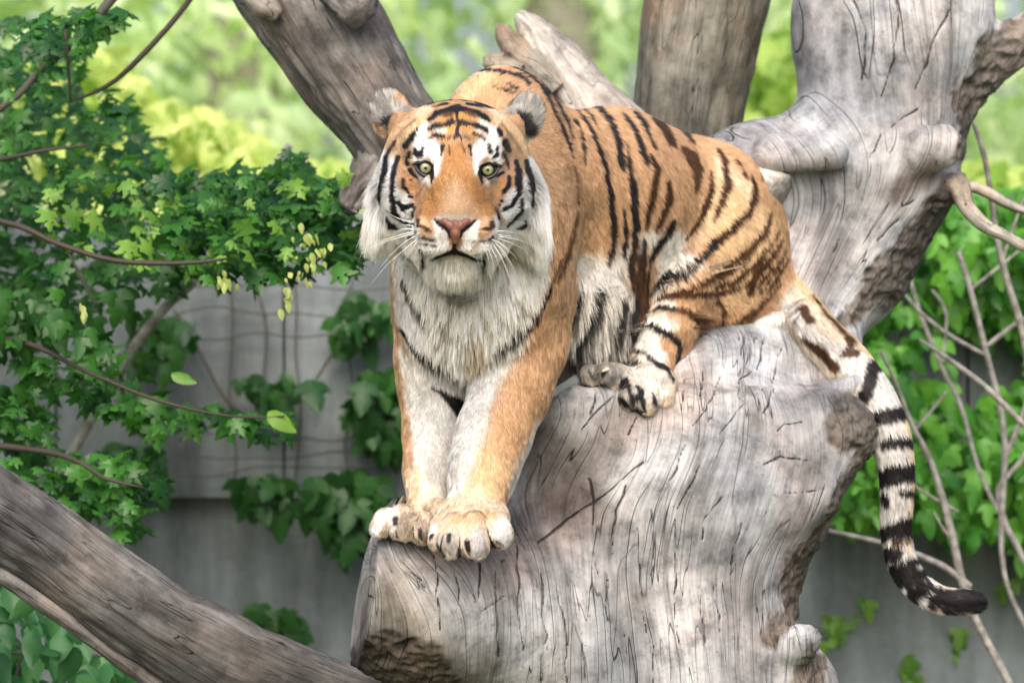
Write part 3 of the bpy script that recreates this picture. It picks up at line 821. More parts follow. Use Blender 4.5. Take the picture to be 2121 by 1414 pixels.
B(hd, F_((440, 243, 2), (560, 212, 5), (680, 205, 6), (800, 240, 5), (870, 275, 3)), col=BR * .8, soft=5)
B(hd, F_((595, 520, 2), (598, 570, 3)), F_((668, 510, 2), (690, 560, 3)), F_((590, 480, 5), (600, 470, 4)), F_((690, 470, 5), (720, 485, 5)), col=BR, soft=5)
B(hd, F_((412, 950, 7), (418, 985, 6)), F_((435, 985, 6), (460, 1000, 7), (485, 1012, 6)), F_((425, 1050, 5), (470, 1062, 6), (510, 1068, 5)), F_((400, 1020, 5)), F_((845, 965, 7), (848, 990, 7)), F_((770, 1005, 3), (830, 1000, 6)),
  F_((740, 1075, 4), (800, 1072, 4), (850, 1050, 5)), F_((430, 1085, 2), (520, 1100, 3)), F_((392, 880, 3), (380, 930, 4)), F_((870, 880, 4), (884, 940, 4)), F_((370, 1052, 8)), col=BR * .5, soft=6, jit=4)
# eye rims and tear lines, nostrils, mouth
def ring(cx, cy, r, w): return [(cx + r * math.cos(a), cy + r * math.sin(a), w) for a in np.linspace(0, 2 * math.pi, 15)]
B(hd, F_(*ring(457, 648, 37, 8)), F_(*ring(821, 658, 37, 8)), F_((392, 622, 4), (420, 616, 10)), F_((858, 622, 10), (892, 638, 5)), F_((492, 675, 13), (497, 710, 6), (492, 735, 3)), F_((776, 680, 13), (780, 715, 6), (788, 740, 3)),
  soft=1.5, jit=.6)
B(hd, F_((513, 945, 4), (530, 965, 9), (560, 985, 12), (590, 1005, 9), (600, 1040, 5)), F_((748, 950, 4), (720, 975, 10), (690, 990, 12), (665, 1005, 9), (655, 1040, 6)), F_((626, 1070, 10), (625, 1100, 7), (622, 1130, 14)),
  F_((490, 1176, 3), (560, 1150, 7), (622, 1125, 12), (690, 1150, 7), (750, 1178, 5), (790, 1178, 4)), soft=2.5, jit=1)
B(hd, F_((420, 1125, 5), (448, 1165, 11), (446, 1205, 7)), F_((805, 1140, 5), (795, 1185, 10), (782, 1225, 8)), soft=8, jit=5)
# ears
er = n_('ear')
Z(er, np.array((.34, .33, .31)), 10, F_((225, 230, 64), (180, 330, 56), (300, 330, 60), (260, 400, 40))); Z(er, np.array((.34, .33, .31)), 10, F_((1020, 235, 54), (985, 310, 50), (1100, 300, 60), (1060, 420, 60)))
Z(er, OR, 8, F_((240, 168, 6), (300, 185, 9), (355, 245, 12), (395, 300, 20))); Z(er, OR, 8, F_((1030, 182, 5), (960, 210, 10), (900, 285, 18)))
Z(er, BK * 2, 8, F_((225, 390, 18), (275, 370, 32), (300, 380, 26), (260, 410, 24))); Z(er, BK * 2, 8, F_((1000, 350, 16), (1030, 385, 38), (1058, 430, 28)))
Z(er, BK * 2, 5, F_((195, 395, 5), (215, 440, 6)))
# chest and neck
ch = n_('chest')
Z(ch, TAN, 30, [(960, 160, 30), (1000, 150, 30), (940, 200, 30)])
Z(ch, CR, 22, [(985, 560, 150), (970, 640, 120), (985, 720, 60)]); Z(ch, CR, 16, [(860, 540, 44), (862, 640, 44), (880, 700, 40)]); Z(ch, CR, 20, [(1090, 500, 30), (1090, 570, 30), (1040, 650, 40)])
Z(ch, WH, 24, [(850, 620, 22), (860, 680, 26)]); Z(ch, np.array((.55, .48, .38)), 20, [(985, 690, 16), (985, 740, 22)])
B(ch, F_((620, 110, 4), (760, 75, 8), (880, 80, 9), (1000, 110, 11), (1055, 150, 8)), F_((850, 168, 6), (905, 190, 6), (965, 205, 5)), F_((900, 25, 4), (1000, 60, 6), (1090, 120, 7), (1150, 190, 8), (1200, 290, 9), (1250, 400, 10), (1290, 500, 8), (1320, 590, 4)),
  F_((940, 20, 5), (1010, 40, 6), (1100, 90, 6), (1170, 170, 7), (1230, 260, 7), (1280, 360, 5), (1320, 480, 4)), F_((930, 155, 5), (990, 185, 8)), F_((540, 160, 3), (660, 150, 4)), col=BK * 2, soft=5, jit=5)
B(ch | n_('leg_r', 'torso'), F_((1330, 640, 4), (1345, 760, 4), (1350, 850, 4)), F_((1345, 900, 8), (1320, 1050, 12), (1290, 1160, 12), (1230, 1300, 9)), F_((1250, 1180, 6), (1180, 1330, 8)), col=BR, soft=9, jit=4)
B(ch, L_((265, 40, 5), (300, 120, 10), (360, 190, 8), (400, 235, 4)), col=BK * 2, soft=6, jit=5)
LCH = n_('chest', 'leg_l', 'leg_r')
# forelegs
ll_, lr = n_('leg_l'), n_('leg_r')
Z(ll_, WH * .80, 28, L_((410, 330, 140), (415, 520, 130), (430, 640, 120), (425, 800, 90), (410, 900, 64), (400, 980, 50))); Z(ll_, CR, 45, L_((300, 420, 40), (330, 520, 30)))
Z(ll_, OR, 14, [(806, 600, 14), (814, 700, 12), (824, 800, 12), (840, 900, 13), (846, 1000, 16), (850, 1050, 30)])
Z(ll_, PALE, 48, L_((300, 1000, 60), (350, 1100, 60))); Z(ll_, WH * .8, 35, L_((500, 760, 40), (500, 900, 30)))
Z(lr, WH * .80, 28, L_((730, 370, 84), (650, 520, 78), (604, 640, 74), (570, 840, 70), (520, 980, 60), (440, 1100, 46))); Z(lr, CR, 35, L_((800, 330, 50), (740, 430, 40)))
Z(lr, TAN, 42, L_((700, 900, 90), (640, 1050, 80), (600, 1130, 90))); Z(lr, OR * 1.1, 52, L_((860, 420, 70), (800, 620, 70), (730, 820, 60)))
Z(lr, WH * .80, 19, L_((905, 700, 6), (850, 850, 14), (810, 960, 22), (790, 1040, 30))); Z(lr, PALE, 35, L_((600, 1060, 60), (620, 1120, 60)))
B(LCH, L_((245, 262, 6), (300, 310, 12), (370, 360, 13), (450, 405, 12), (520, 450, 8), (550, 470, 3)), L_((680, 350, 10), (740, 290, 16), (820, 240, 15), (890, 180, 12), (940, 110, 8), (960, 60, 5)), soft=5, jit=4)
B(ll_, L_((400, 550, 4), (450, 580, 12), (510, 620, 26), (550, 665, 34), (565, 690, 20)), soft=5, jit=3)
# paws
pl_, pr = n_('paw_l'), n_('paw_r')
Z(pl_, WH, 10, P_((150, 640, 60), (260, 430, 70), (420, 330, 60))); Z(pl_, np.array((.36, .29, .23)), 10, P_((520, 560, 90), (560, 420, 60), (700, 400, 40), (780, 560, 90), (820, 700, 60)))
Z(pl_, CR, 10, P_((380, 480, 24), (400, 620, 30))); Z(pl_, PALE, 12, P_((740, 320, 60)))
B(pl_, P_((440, 450, 26), (430, 500, 24)), P_((745, 600, 18), (760, 680, 20)), P_((260, 700, 16), (430, 740, 20), (600, 790, 20), (800, 830, 26)), P_((660, 560, 8), (670, 700, 10)), P_((690, 700, 10), (760, 800, 12)), P_((430, 600, 6), (450, 690, 10)), col=BK * 3, soft=4, jit=2)
Z(pr, np.array((.60, .49, .36)), 30, P_((1000, 300, 200), (1500, 300, 250), (1750, 400, 120))); Z(lr, WH * .8, 22, [(1000, 740, 24), (975, 820, 30), (945, 900, 30), (930, 1000, 30)])
Z(pr, WH * .85, 12, P_((930, 560, 50), (900, 640, 50))); Z(pr, WH * .88, 12, P_((1800, 560, 110), (1850, 700, 90), (1700, 640, 60)))
Z(pr, GY * 1.1, 14, P_((980, 740, 60), (1180, 700, 80), (1160, 860, 90))); Z(pr, WH * .62, 14, P_((1500, 700, 100), (1500, 860, 110))); Z(pr, np.array((.58, .40, .24)), 14, P_((1220, 460, 60), (1460, 440, 60), (1700, 400, 40)))
B(pr, P_((1130, 660, 18), (1125, 740, 22)), P_((1360, 750, 28), (1375, 830, 26), (1385, 880, 10)), P_((1260, 700, 8), (1255, 800, 14), (1260, 930, 20)), P_((1610, 580, 9), (1650, 700, 14), (1690, 800, 18), (1730, 850, 12)), P_((1740, 740, 18), (1770, 760, 12)),
  P_((910, 660, 16), (890, 700, 10)), P_((1060, 650, 3), (1010, 860, 10), (1050, 920, 12)), P_((1290, 960, 10), (1420, 985, 10)), P_((960, 760, 10), (970, 820, 20)), col=BK * 2, soft=4, jit=2)
# trunk, thigh, hind leg, tail
to = n_('torso'); hn = n_('haunch', 'shank', 'torso'); sh = n_('shank', 'foot', 'foot2')
Z(to, CR * .88, 44, T_((250, 1330, 90), (330, 1250, 90), (480, 1220, 70), (640, 1080, 50), (700, 1040, 40))); Z(to, CR * .80, 20, G_((300, 150, 120), (450, 300, 200), (300, 600, 160), (600, 600, 200), (650, 300, 60), (300, 800, 120)))
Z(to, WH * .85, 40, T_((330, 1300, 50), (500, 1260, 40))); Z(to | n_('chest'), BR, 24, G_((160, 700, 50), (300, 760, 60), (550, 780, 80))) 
Z(n_('haunch'), PALE, 40, T_((800, 600, 80), (860, 800, 100), (950, 1000, 60))); Z(n_('haunch'), PALE, 34, T_((1020, 620, 60), (1240, 760, 50), (1350, 1150, 40)))
Z(n_('haunch'), TAN, 40, T_((1000, 800, 150), (1250, 1000, 180), (1200, 1300, 180), (1400, 1300, 60)))
Z(hn, CR * 1.05, 30, T_((720, 1080, 50), (850, 1060, 60), (800, 1180, 70), (960, 1190, 40), (780, 1260, 50))); Z(hn, CR, 26, G_((860, 280, 30), (1000, 250, 20))); Z(hn, CR, 12, G_((840, 390, 26), (1000, 400, 20)))
Z(n_('haunch', 'shank'), CR, 16, G_((800, 500, 60), (900, 520, 60), (1000, 560, 40))); Z(n_('haunch'), CR, 24, G_((1250, 640, 30), (1500, 630, 40), (1750, 560, 40)))
Z(sh, CR, 14, G_((830, 640, 90), (800, 740, 90), (900, 800, 60))); Z(sh, np.array((.62, .58, .52)), 16, G_((700, 900, 120), (850, 980, 150), (760, 1100, 100)))
Z(n_('foot2'), GY * .8, 12, G_((330, 900, 90), (540, 930, 90))); Z(n_('foot'), CR * .78, 20, G_((880, 960, 100))); Z(n_('foot'), GY * 1.05, 22, G_((640, 1000, 60), (740, 1120, 80), (640, 1080, 60)))
Z(n_('tuft'), WH, 10, G_((1600, 600, 200), (1850, 520, 200)))
B(to, T_((250, 290, 4), (330, 390, 9), (390, 520, 10), (430, 640, 9), (465, 800, 13), (480, 980, 15), (475, 1120, 12), (450, 1210, 6)), T_((290, 290, 4), (350, 350, 7), (372, 402, 4)),
  T_((250, 350, 3), (290, 440, 6), (305, 560, 10), (305, 605, 4)), T_((210, 250, 5), (260, 250, 6), (380, 290, 11), (450, 360, 14), (500, 480, 17), (520, 610, 15), (532, 650, 5)), T_((180, 240, 5), (280, 237, 8), (400, 280, 5)),
  T_((550, 500, 5), (565, 620, 11), (600, 780, 21), (612, 950, 18), (598, 1100, 16), (580, 1300, 16)), T_((520, 320, 6), (590, 410, 13), (640, 520, 16), (668, 600, 12)), T_((590, 315, 7), (650, 380, 13), (690, 470, 9), (718, 520, 4)),
  T_((540, 880, 6), (550, 1020, 13), (540, 1150, 11)), T_((660, 1060, 8), (645, 1200, 20), (620, 1400, 24)), T_((480, 250, 4), (600, 300, 5)), col=BK * 1.6, soft=4, jit=4)
B(hn, T_((695, 560, 7), (730, 640, 16), (712, 780, 18), (677, 930, 14), (667, 1000, 6)), T_((700, 350, 9), (760, 400, 18), (810, 480, 22), (832, 510, 10)), T_((870, 415, 9), (910, 450, 13), (942, 490, 6)),
  T_((800, 710, 9), (802, 830, 19), (762, 930, 14), (732, 1000, 8)), T_((1290, 690, 7), (1310, 780, 14), (1270, 900, 17), (1170, 1000, 18), (1060, 1090, 22)), T_((1090, 540, 9), (1130, 620, 15), (1150, 740, 19), (1110, 850, 14), (1065, 945, 10)),
  T_((1050, 660, 7), (1050, 780, 15), (1010, 900, 15), (950, 1000, 12), (910, 1060, 7)), T_((1190, 590, 5), (1230, 640, 6), (1252, 700, 4)), col=BR * .5, soft=5, jit=4)
B(hn, T_((830, 940, 14), (790, 1030, 20), (730, 1110, 18), (700, 1170, 10)), T_((1060, 1090, 22), (920, 1210, 22), (800, 1280, 20), (690, 1330, 18)), G_((780, 385, 16), (960, 340, 18)), G_((780, 430, 12), (950, 430, 14), (1060, 445, 16)),
  G_((760, 570, 14), (850, 560, 20), (960, 620, 22), (1040, 670, 20)), T_((700, 1200, 6), (650, 1400, 16)), T_((760, 1080, 6), (700, 1150, 10)), soft=5, jit=4)
B(hn, T_((870, 520, 12), (930, 570, 28), (970, 650, 28), (962, 740, 14), (960, 775, 8)), T_((1400, 900, 7), (1360, 1030, 15), (1240, 1150, 19), (1120, 1240, 17), (960, 1330, 14), (830, 1390, 12)), T_((1470, 1050, 7), (1400, 1170, 13), (1320, 1260, 15), (1250, 1330, 10)),
  T_((1500, 1170, 6), (1430, 1290, 11), (1380, 1360, 8)), G_((950, 340, 18), (1150, 320, 24), (1350, 310, 20), (1500, 270, 12)), G_((1050, 440, 16), (1130, 462, 22), (1220, 540, 22), (1240, 610, 10)), G_((1340, 370, 14), (1385, 450, 18), (1370, 560, 12)),
  T_((1450, 1000, 5), (1340, 1190, 9), (1190, 1300, 10), (1080, 1330, 8)), T_((1490, 1110, 4), (1430, 1230, 8), (1340, 1360, 8)), G_((1250, 250, 7), (1400, 165, 12), (1570, 50, 10)), G_((1390, 290, 8), (1500, 205, 13), (1640, 60, 12), (1700, -30, 8)), G_((1560, 340, 8), (1660, 235, 12), (1750, 110, 9)),
  T_((1330, 600, 3), (1345, 700, 5)),  G_((1600, 430, 10), (1480, 540, 16), (1400, 590, 10)), G_((1800, 250, 9), (1650, 420, 11), (1560, 520, 8)), G_((1640, 140, 20), (1580, 300, 24)), col=BR * .8, soft=5, jit=4)
B(sh | n_('haunch'), G_((1030, 670, 20), (1060, 720, 18), (1040, 850, 13)), G_((720, 745, 11), (790, 770, 15), (880, 850, 15), (960, 890, 15), (1000, 965, 8)), G_((670, 828, 9), (760, 842, 7)), G_((620, 1000, 26), (640, 970, 18)),
  G_((730, 1100, 24), (760, 1060, 20)), G_((640, 960, 10), (680, 1060, 14), (700, 1160, 12)), G_((735, 1030, 10), (765, 1120, 14), (790, 1200, 12)), G_((850, 1080, 6), (870, 1150, 12)), G_((580, 1090, 14), (690, 1200, 16), (780, 1225, 14)), col=BK * 2, soft=5, jit=4)
B(sh, G_((300, 1000, 14), (400, 1040, 24), (520, 1060, 26)), G_((470, 930, 8), (500, 905, 8)), G_((370, 900, 8), (400, 960, 12)), col=BK * 3, soft=6, jit=3)
Z(to | hn, BR * .8, 40, G_((720, -60, 20), (745, 120, 36), (740, 300, 50), (700, 480, 50)))
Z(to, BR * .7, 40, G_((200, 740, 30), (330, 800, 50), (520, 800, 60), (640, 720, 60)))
B(to, G_((450, 270, 16), (400, 420, 32), (330, 560, 30), (290, 660, 16)), G_((310, 240, 12), (240, 400, 24), (205, 520, 20)), G_((620, 300, 20), (580, 450, 34), (530, 580, 28)), G_((690, 300, 24), (680, 500, 34), (640, 700, 36)),
  G_((520, 0, 12), (510, 80, 14)), col=BK * 2, soft=8, jit=6)
tl = n_('tail')
Z(tl, np.array((.62, .46, .28)), 20, Q_((70, 40, 40), (150, 130, 24), (240, 230, 20), (350, 350, 14))); Z(tl, WH * .74, 10, Q_((60, 170, 22), (130, 270, 30), (200, 330, 34), (300, 380, 50), (420, 500, 60), (470, 700, 80), (490, 1000, 80), (560, 1250, 80)))
Z(tl, PALE, 8, Q_((500, 570, 8), (530, 700, 8), (538, 860, 8), (530, 980, 8), (525, 1110, 8)))
B(tl, Q_((390, 395, 20), (350, 520, 20)), Q_((400, 600, 22), (500, 572, 24)), Q_((430, 697, 15), (522, 690, 17)), Q_((420, 825, 30), (545, 800, 32)), Q_((430, 900, 14), (440, 930, 10)), Q_((500, 885, 12), (545, 880, 14)), Q_((430, 1040, 26), (535, 1015, 34)),
  Q_((450, 1120, 26), (480, 1120, 20)), Q_((470, 1180, 24), (550, 1150, 16)), Q_((500, 1210, 30), (580, 1200, 18)), Q_((545, 1270, 30), (590, 1250, 20)), Q_((610, 1310, 20), (630, 1270, 16)), Q_((670, 1310, 36), (830, 1310, 36)), soft=5, jit=5)
B(tl, Q_((115, 180, 14), (140, 225, 14)), Q_((120, 300, 10), (180, 340, 16), (240, 410, 14)), Q_((150, 130, 4), (200, 200, 6), (300, 310, 10), (285, 350, 12)), Q_((260, 355, 8), (320, 350, 12)), Q_((470, 1080, 12), (520, 1070, 8)), col=BR * .6, soft=7, jit=4)

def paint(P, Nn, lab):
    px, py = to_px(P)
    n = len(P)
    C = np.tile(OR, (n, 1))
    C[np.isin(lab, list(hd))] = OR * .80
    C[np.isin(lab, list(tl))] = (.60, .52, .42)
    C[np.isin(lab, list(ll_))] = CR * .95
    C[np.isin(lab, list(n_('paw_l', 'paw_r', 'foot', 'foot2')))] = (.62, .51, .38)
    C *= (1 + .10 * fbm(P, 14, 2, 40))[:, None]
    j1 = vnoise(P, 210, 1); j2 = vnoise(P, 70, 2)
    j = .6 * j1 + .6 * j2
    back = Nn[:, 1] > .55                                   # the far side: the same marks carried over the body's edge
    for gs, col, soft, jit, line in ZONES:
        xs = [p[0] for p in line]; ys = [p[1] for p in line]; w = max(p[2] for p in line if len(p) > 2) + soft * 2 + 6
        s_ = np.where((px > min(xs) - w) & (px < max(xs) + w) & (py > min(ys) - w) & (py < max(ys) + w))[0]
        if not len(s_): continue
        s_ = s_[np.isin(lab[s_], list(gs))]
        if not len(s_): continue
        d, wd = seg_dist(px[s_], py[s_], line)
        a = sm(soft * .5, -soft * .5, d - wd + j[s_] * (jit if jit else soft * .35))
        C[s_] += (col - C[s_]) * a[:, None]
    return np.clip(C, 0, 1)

blab = label(BV)
BC = paint(BV, BN, blab)
M_skin, nt, bs = mat_new('coat_ground')
at = nt.nodes.new("ShaderNodeAttribute"); at.attribute_name = 'coat'
nt.links.new(mixc(nt, 1.0, at.outputs['Color'], (.7, .7, .7), 'MULTIPLY'), bs.inputs['Base Color'])
bs.inputs['Roughness'].default_value = .8; bs.inputs['Specular IOR Level'].default_value = .1
tiger = empty('tiger', S(1200, 860, 0), 'large tiger crouching on the pale dead tree and staring at the camera', 'tiger')
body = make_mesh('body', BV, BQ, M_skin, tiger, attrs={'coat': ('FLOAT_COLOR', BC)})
body_bvh = BVHTree.FromPolygons([tuple(v) for v in BV], [tuple(f) for f in BQ.tolist()])
CAMP = Vector((0, -D, 0))
def hit(px, py, bvh=None):
    d = Vector(S(px, py, 0)) - CAMP; d.normalize()
    r = (bvh or body_bvh).ray_cast(CAMP, d)
    return np.array(r[0]) if r[0] is not None else None

# ---- fur
def sample(n_target, dens):
    a, b, c, d = BV[BQ[:, 0]], BV[BQ[:, 1]], BV[BQ[:, 2]], BV[BQ[:, 3]]
    area = .5 * np.linalg.norm(np.cross(c - a, d - b), axis=1)
    w = area * dens
    k = rng.poisson(w / w.sum() * n_target)
    f = np.repeat(np.arange(len(BQ)), k)
    u, v = rng.random(len(f)), rng.random(len(f))
    W = np.stack([(1 - u) * (1 - v), u * (1 - v), u * v, (1 - u) * v], 1)
    P = (BV[BQ[f]] * W[..., None]).sum(1); N_ = (BN[BQ[f]] * W[..., None]).sum(1)
    return P, N_ / np.linalg.norm(N_, axis=1)[:, None]

fc = (BV[BQ[:, 0]] + BV[BQ[:, 2]]) * .5
fn = BN[BQ[:, 0]]
fl = blab[BQ[:, 0]]
dens = np.where(fn[:, 1] > .45, .35, 1.0)
hm = (fl == GI['head']) | (fl == GI['ear'])
dens = dens * np.where(hm, 2.2, 1.0) * np.where(np.isin(fl, [GI[x] for x in ('paw_l', 'paw_r', 'foot', 'foot2')]), 1.6, 1.0)
NH = 620000
HP, HN = sample(NH, dens)
hl = label(HP)
hpx, hpy = to_px(HP)
n = len(HP)
def isin(*names): return np.isin(hl, [GI[x] for x in names])
L = np.full(n, .020); dirv = np.tile(np.array([.45, .35, -.82]), (n, 1)); lift = np.full(n, .30); clump = np.full(n, .30); curl = np.full(n, .25); rad = np.full(n, .00032)
# head
m = isin('head')
q = HP - NOSE
rr = np.linalg.norm(q, axis=1)
hd_dir = q / np.maximum(rr, 1e-6)[:, None]
hd_dir[:, 1] = np.abs(hd_dir[:, 1]) * .6 + .2
down = np.maximum(sm(430, 560, hpy), .9 * sm(140, 170, np.abs(hpx - 945)) * sm(380, 440, hpy))
hd_dir[:, 2] -= down * .9 + .15 * sm(120, 190, np.abs(hpx - 945))
ax_ = np.abs(hpx - 945)
ruffd = np.stack([np.sign(hpx - 945) * .13, np.full(n, .12), np.full(n, -1.0)], 1)
rw = (sm(125, 155, ax_) * sm(350, 430, hpy))[:, None]
hd_dir = hd_dir / np.linalg.norm(hd_dir, axis=1)[:, None] * (1 - rw) + ruffd * rw
dirv[m] = hd_dir[m]
dk = np.zeros(n, bool); hm_ = np.where(m)[0]
dk[hm_] = paint(HP[hm_], HN[hm_], hl[hm_]).sum(1) < .75
Lh = .006 + .004 * sm(.08, .2, rr) + .020 * sm(110, 165, ax_) * sm(300, 400, hpy) + .044 * sm(135, 180, ax_) * sm(360, 480, hpy) +   .030 * sm(530, 560, hpy) + .03 * sm(480, 530, hpy) * sm(90, 120, ax_)
Lh *= 1 - .6 * sm(70, 20, np.hypot(hpx - 943, (hpy - 440) * 1.0))
L[m] = np.where(dk, np.minimum(Lh, .013), Lh)[m]; lift[m] = .22 + .20 * sm(120, 180, ax_[m]) * sm(330, 430, hpy[m]); clump[m] = .45 * sm(130, 170, ax_[m]) * sm(330, 420, hpy[m]) + .45 * sm(530, 570, hpy[m])
clump[m] = np.minimum(clump[m], .75)
m = isin('ear')
ec = np.where((hpx < 945)[:, None], S(822, 262, HY), S(1070, 264, HY))
e = HP - ec; e[:, 1] = 0; e /= np.linalg.norm(e, axis=1)[:, None] + 1e-6
dirv[m] = e[m] * .8 + np.array([0, -.1, .3]); L[m] = .014; lift[m] = .45; clump[m] = .3
m = isin('chest')
mid = sm(190, 60, np.abs(hpx - 985)) * sm(470, 560, hpy)
dirv[m] = (np.stack([(hpx - 985) / 500, np.full(n, .0), -np.ones(n)], 1))[m]
up_ = m & (hpy < 420)
dirv[up_] = np.stack([(hpx - 960) / 150, np.full(n, .8), (300 - hpy) / 200 - .2], 1)[up_]
L[m] = (.013 + .030 * mid)[m]; clump[m] = (.62 * mid)[m]; lift[m] = (.22 + .22 * mid)[m]
m = isin('leg_l', 'leg_r')
dirv[m] = (.05, .0, -1); L[m] = .012 + .014 * sm(820, 660, hpy[m]); lift[m] = .2; clump[m] = .55 * sm(860, 680, hpy[m])
m = isin('paw_l', 'paw_r', 'foot', 'foot2')
dirv[m] = (-.1, -.6, -.7); L[m] = .013; lift[m] = .34
m = isin('torso')
bel = sm(540, 640, hpy)
L[m] = (.018 + .036 * bel)[m]; clump[m] = (.85 * bel)[m]; dirv[m] = np.stack([.35 - .25 * bel, .35 * (1 - bel), -.8 - .3 * bel], 1)[m]; lift[m] = (.22 + .15 * bel)[m]
m = isin('haunch')
fr = sm(1480, 1390, hpx) * sm(400, 470, hpy)
L[m] = (.017 + .012 * fr)[m]; clump[m] = (.1 + .75 * fr)[m]; dirv[m] = np.stack([.55 + .0 * fr, np.full(n, .15), -.75 + 0 * fr], 1)[m]; lift[m] = (.22 + .2 * fr)[m]
m = isin('shank')
L[m] = .014; dirv[m] = (-.25, 0, -1); lift[m] = .25
m = isin('tuft'); L[m] = .016; dirv[m] = (.2, -.3, -.6)
m = isin('tail')
tp = np.array([S(*t[:3]) for t in tailp])
dd = ((HP[m][:, None] - tp[None]) ** 2).sum(-1).argmin(1)
tdir = np.gradient(tp, axis=0); tdir /= np.linalg.norm(tdir, axis=1)[:, None]
dirv[m] = tdir[dd]; L[m] = .020; lift[m] = .32; clump[m] = .25
# no fur on the eyes, nose pad and lips
L *= np.where((hl == GI['head']) & ((np.hypot(hpx - 881.6, hpy - 349) < 15.5) | (np.hypot(hpx - 1010.2, hpy - 353) < 15.5)), .05, 1)
d1, w1 = seg_dist(hpx, hpy, M_((500, 430, 20), (640, 470, 60), (690, 560, 50), (690, 640, 30), (850, 440, 20)))
L *= np.where((hl == GI['head']) & (d1 < w1 * .9), .1, 1)
lf = sm(.025, .045, L)
L *= (.75 + .5 * rng.random(n)) * (1 - lf) + lf * (.45 + .85 * rng.random(n) ** 1.4)
lift = np.where(isin('haunch', 'torso', 'shank', 'chest', 'head'), np.maximum(lift, .9 * sm(-.2, -.75, HN[:, 2])), lift)
dirv = dirv + rng.normal(0, .10, (n, 3)) + (np.stack([vnoise(HP, 25, 61), vnoise(HP, 25, 62), vnoise(HP, 25, 63)], 1) * .28)
dirv -= ((dirv * HN).sum(1) * np.where((dirv * HN).sum(1) > 0, 1 - .85 * sm(.025, .05, L), 1))[:, None] * HN
dirv /= np.linalg.norm(dirv, axis=1)[:, None] + 1e-9
d0 = dirv * np.sqrt(1 - lift ** 2)[:, None] + HN * lift[:, None]
g = np.array([0, 0, -1.0])
p1 = HP + d0 * (L * .34)[:, None]
d2 = d0 * .8 + dirv * .35 + g * (.10 + .3 * clump)[:, None]; d2 /= np.linalg.norm(d2, axis=1)[:, None]
p2 = p1 + d2 * (L * .34)[:, None]
d3 = d2 * .8 + dirv * .3 + g * (.08 + .2 * clump)[:, None]; d3 /= np.linalg.norm(d3, axis=1)[:, None]
p3 = p2 + d3 * (L * .34)[:, None]
# wet locks: strands of one small cell lean to a common tip
cs = np.where(vnoise(HP, 18, 77) > 0, .006, .0095)[:, None]
clump = clump * np.where(rng.random(n) < .22, .25, 1)
warp = np.stack([fbm(HP, 40, 2, 71), fbm(HP, 40, 2, 72), fbm(HP, 40, 2, 73)], 1) * .012
cell = np.floor((HP + warp) / (cs * np.array([.8, 1.6, 2.4])[None])).astype(np.int64)
key = (cell[:, 0] + 4096) * (1 << 28) + (cell[:, 1] + 4096) * (1 << 14) + (cell[:, 2] + 4096)
_, inv = np.unique(key, return_inverse=True)
cnt = np.bincount(inv)
T3 = np.stack([np.bincount(inv, p3[:, c]) / cnt for c in range(3)], 1)[inv]
T2 = np.stack([np.bincount(inv, p2[:, c]) / cnt for c in range(3)], 1)[inv]
lock_rand = rng.random(len(cnt))[inv]
T3 = T3 + (T3 - HP) * (lock_rand[:, None] - .4) * .7
p3 += (T3 - p3) * (clump * .92)[:, None]
p2 += (T2 - p2) * (clump * .55)[:, None]
pw = (.55 * (1 - sm(.018, .035, L)) * (hl != GI['ear']))[:, None]
HC = paint(HP * (1 - pw) + p2 * pw, HN, hl)
lum = 1 + rng.normal(0, .14, n) + (lock_rand - .5) * (.30 + .22 * (clump > .4)) + .10 * fbm(HP, 160, 2, 90) + (lock_rand - .5) * (.55 * lf + .5 * (hl == GI['ear']))
HC = np.clip(HC * lum[:, None], 0, .95)
# roots darken and tips lighten later, by the painted shade ramp
keep = (L > .0018)
order = np.where(keep)[0]
pts = np.stack([HP - HN * .001, p1, p2, p3], 1)[order]
cu = bpy.data.hair_curves.new("fur")
cu.add_curves([4] * len(order))
cu.attributes["position"].data.foreach_set("vector", pts.astype(np.float32).ravel())
ra = cu.attributes.new("radius", 'FLOAT', 'POINT')
rb = (np.where(np.isin(hl, [GI['head'], GI['ear']]), .00034, .00044))[order]
rb = rb * np.where(dens.mean() > 0, 1, 1)
ra.data.foreach_set("value", (rb[:, None] * np.array([1.0, .95, .7, .15])[None]).astype(np.float32).ravel())
a_ = cu.attributes.new("coat", 'FLOAT_COLOR', 'CURVE')
c4_ = np.ones((len(order), 4), np.float32); c4_[:, :3] = HC[order]
a_.data.foreach_set("color", c4_.ravel())
a_ = cu.attributes.new("nrm", 'FLOAT_VECTOR', 'CURVE')
# shading normal of the coat: skin normal tipped towards each lock's own lean
hn_ = HN + d0 * .25 + np.stack([vnoise(HP, 90, 81), vnoise(HP, 90, 82), vnoise(HP, 90, 83)], 1) * .22 + (np.stack([lock_rand, lock_rand * 0, lock_rand], 1) - .5) * (np.maximum(clump, .35) * .9)[:, None]
hn_ = hn_ + np.array([-.1, -.75, .55])[None] * np.maximum(sm(.022, .05, L), 1.3 * sm(-.2, -.7, HN[:, 2]))[:, None]
hn_ /= np.linalg.norm(hn_, axis=1)[:, None]
a_.data.foreach_set("vector", hn_[order].astype(np.float32).ravel())
M_fur, nt, bs = mat_new('fur')
at = nt.nodes.new("ShaderNodeAttribute"); at.attribute_name = 'coat'
an = nt.nodes.new("ShaderNodeAttribute"); an.attribute_name = 'nrm'
hi_ = nt.nodes.new("ShaderNodeHairInfo")
shade = ramp(nt, [(0, (.52,) * 3), (.5, (.95,) * 3), (1, (1.2,) * 3)], hi_.outputs['Intercept']).outputs[0]  # self-shading of the fur painted along each strand, dark root to light tip
nt.links.new(mixc(nt, 1.0, at.outputs['Color'], shade, 'MULTIPLY'), bs.inputs['Base Color'])
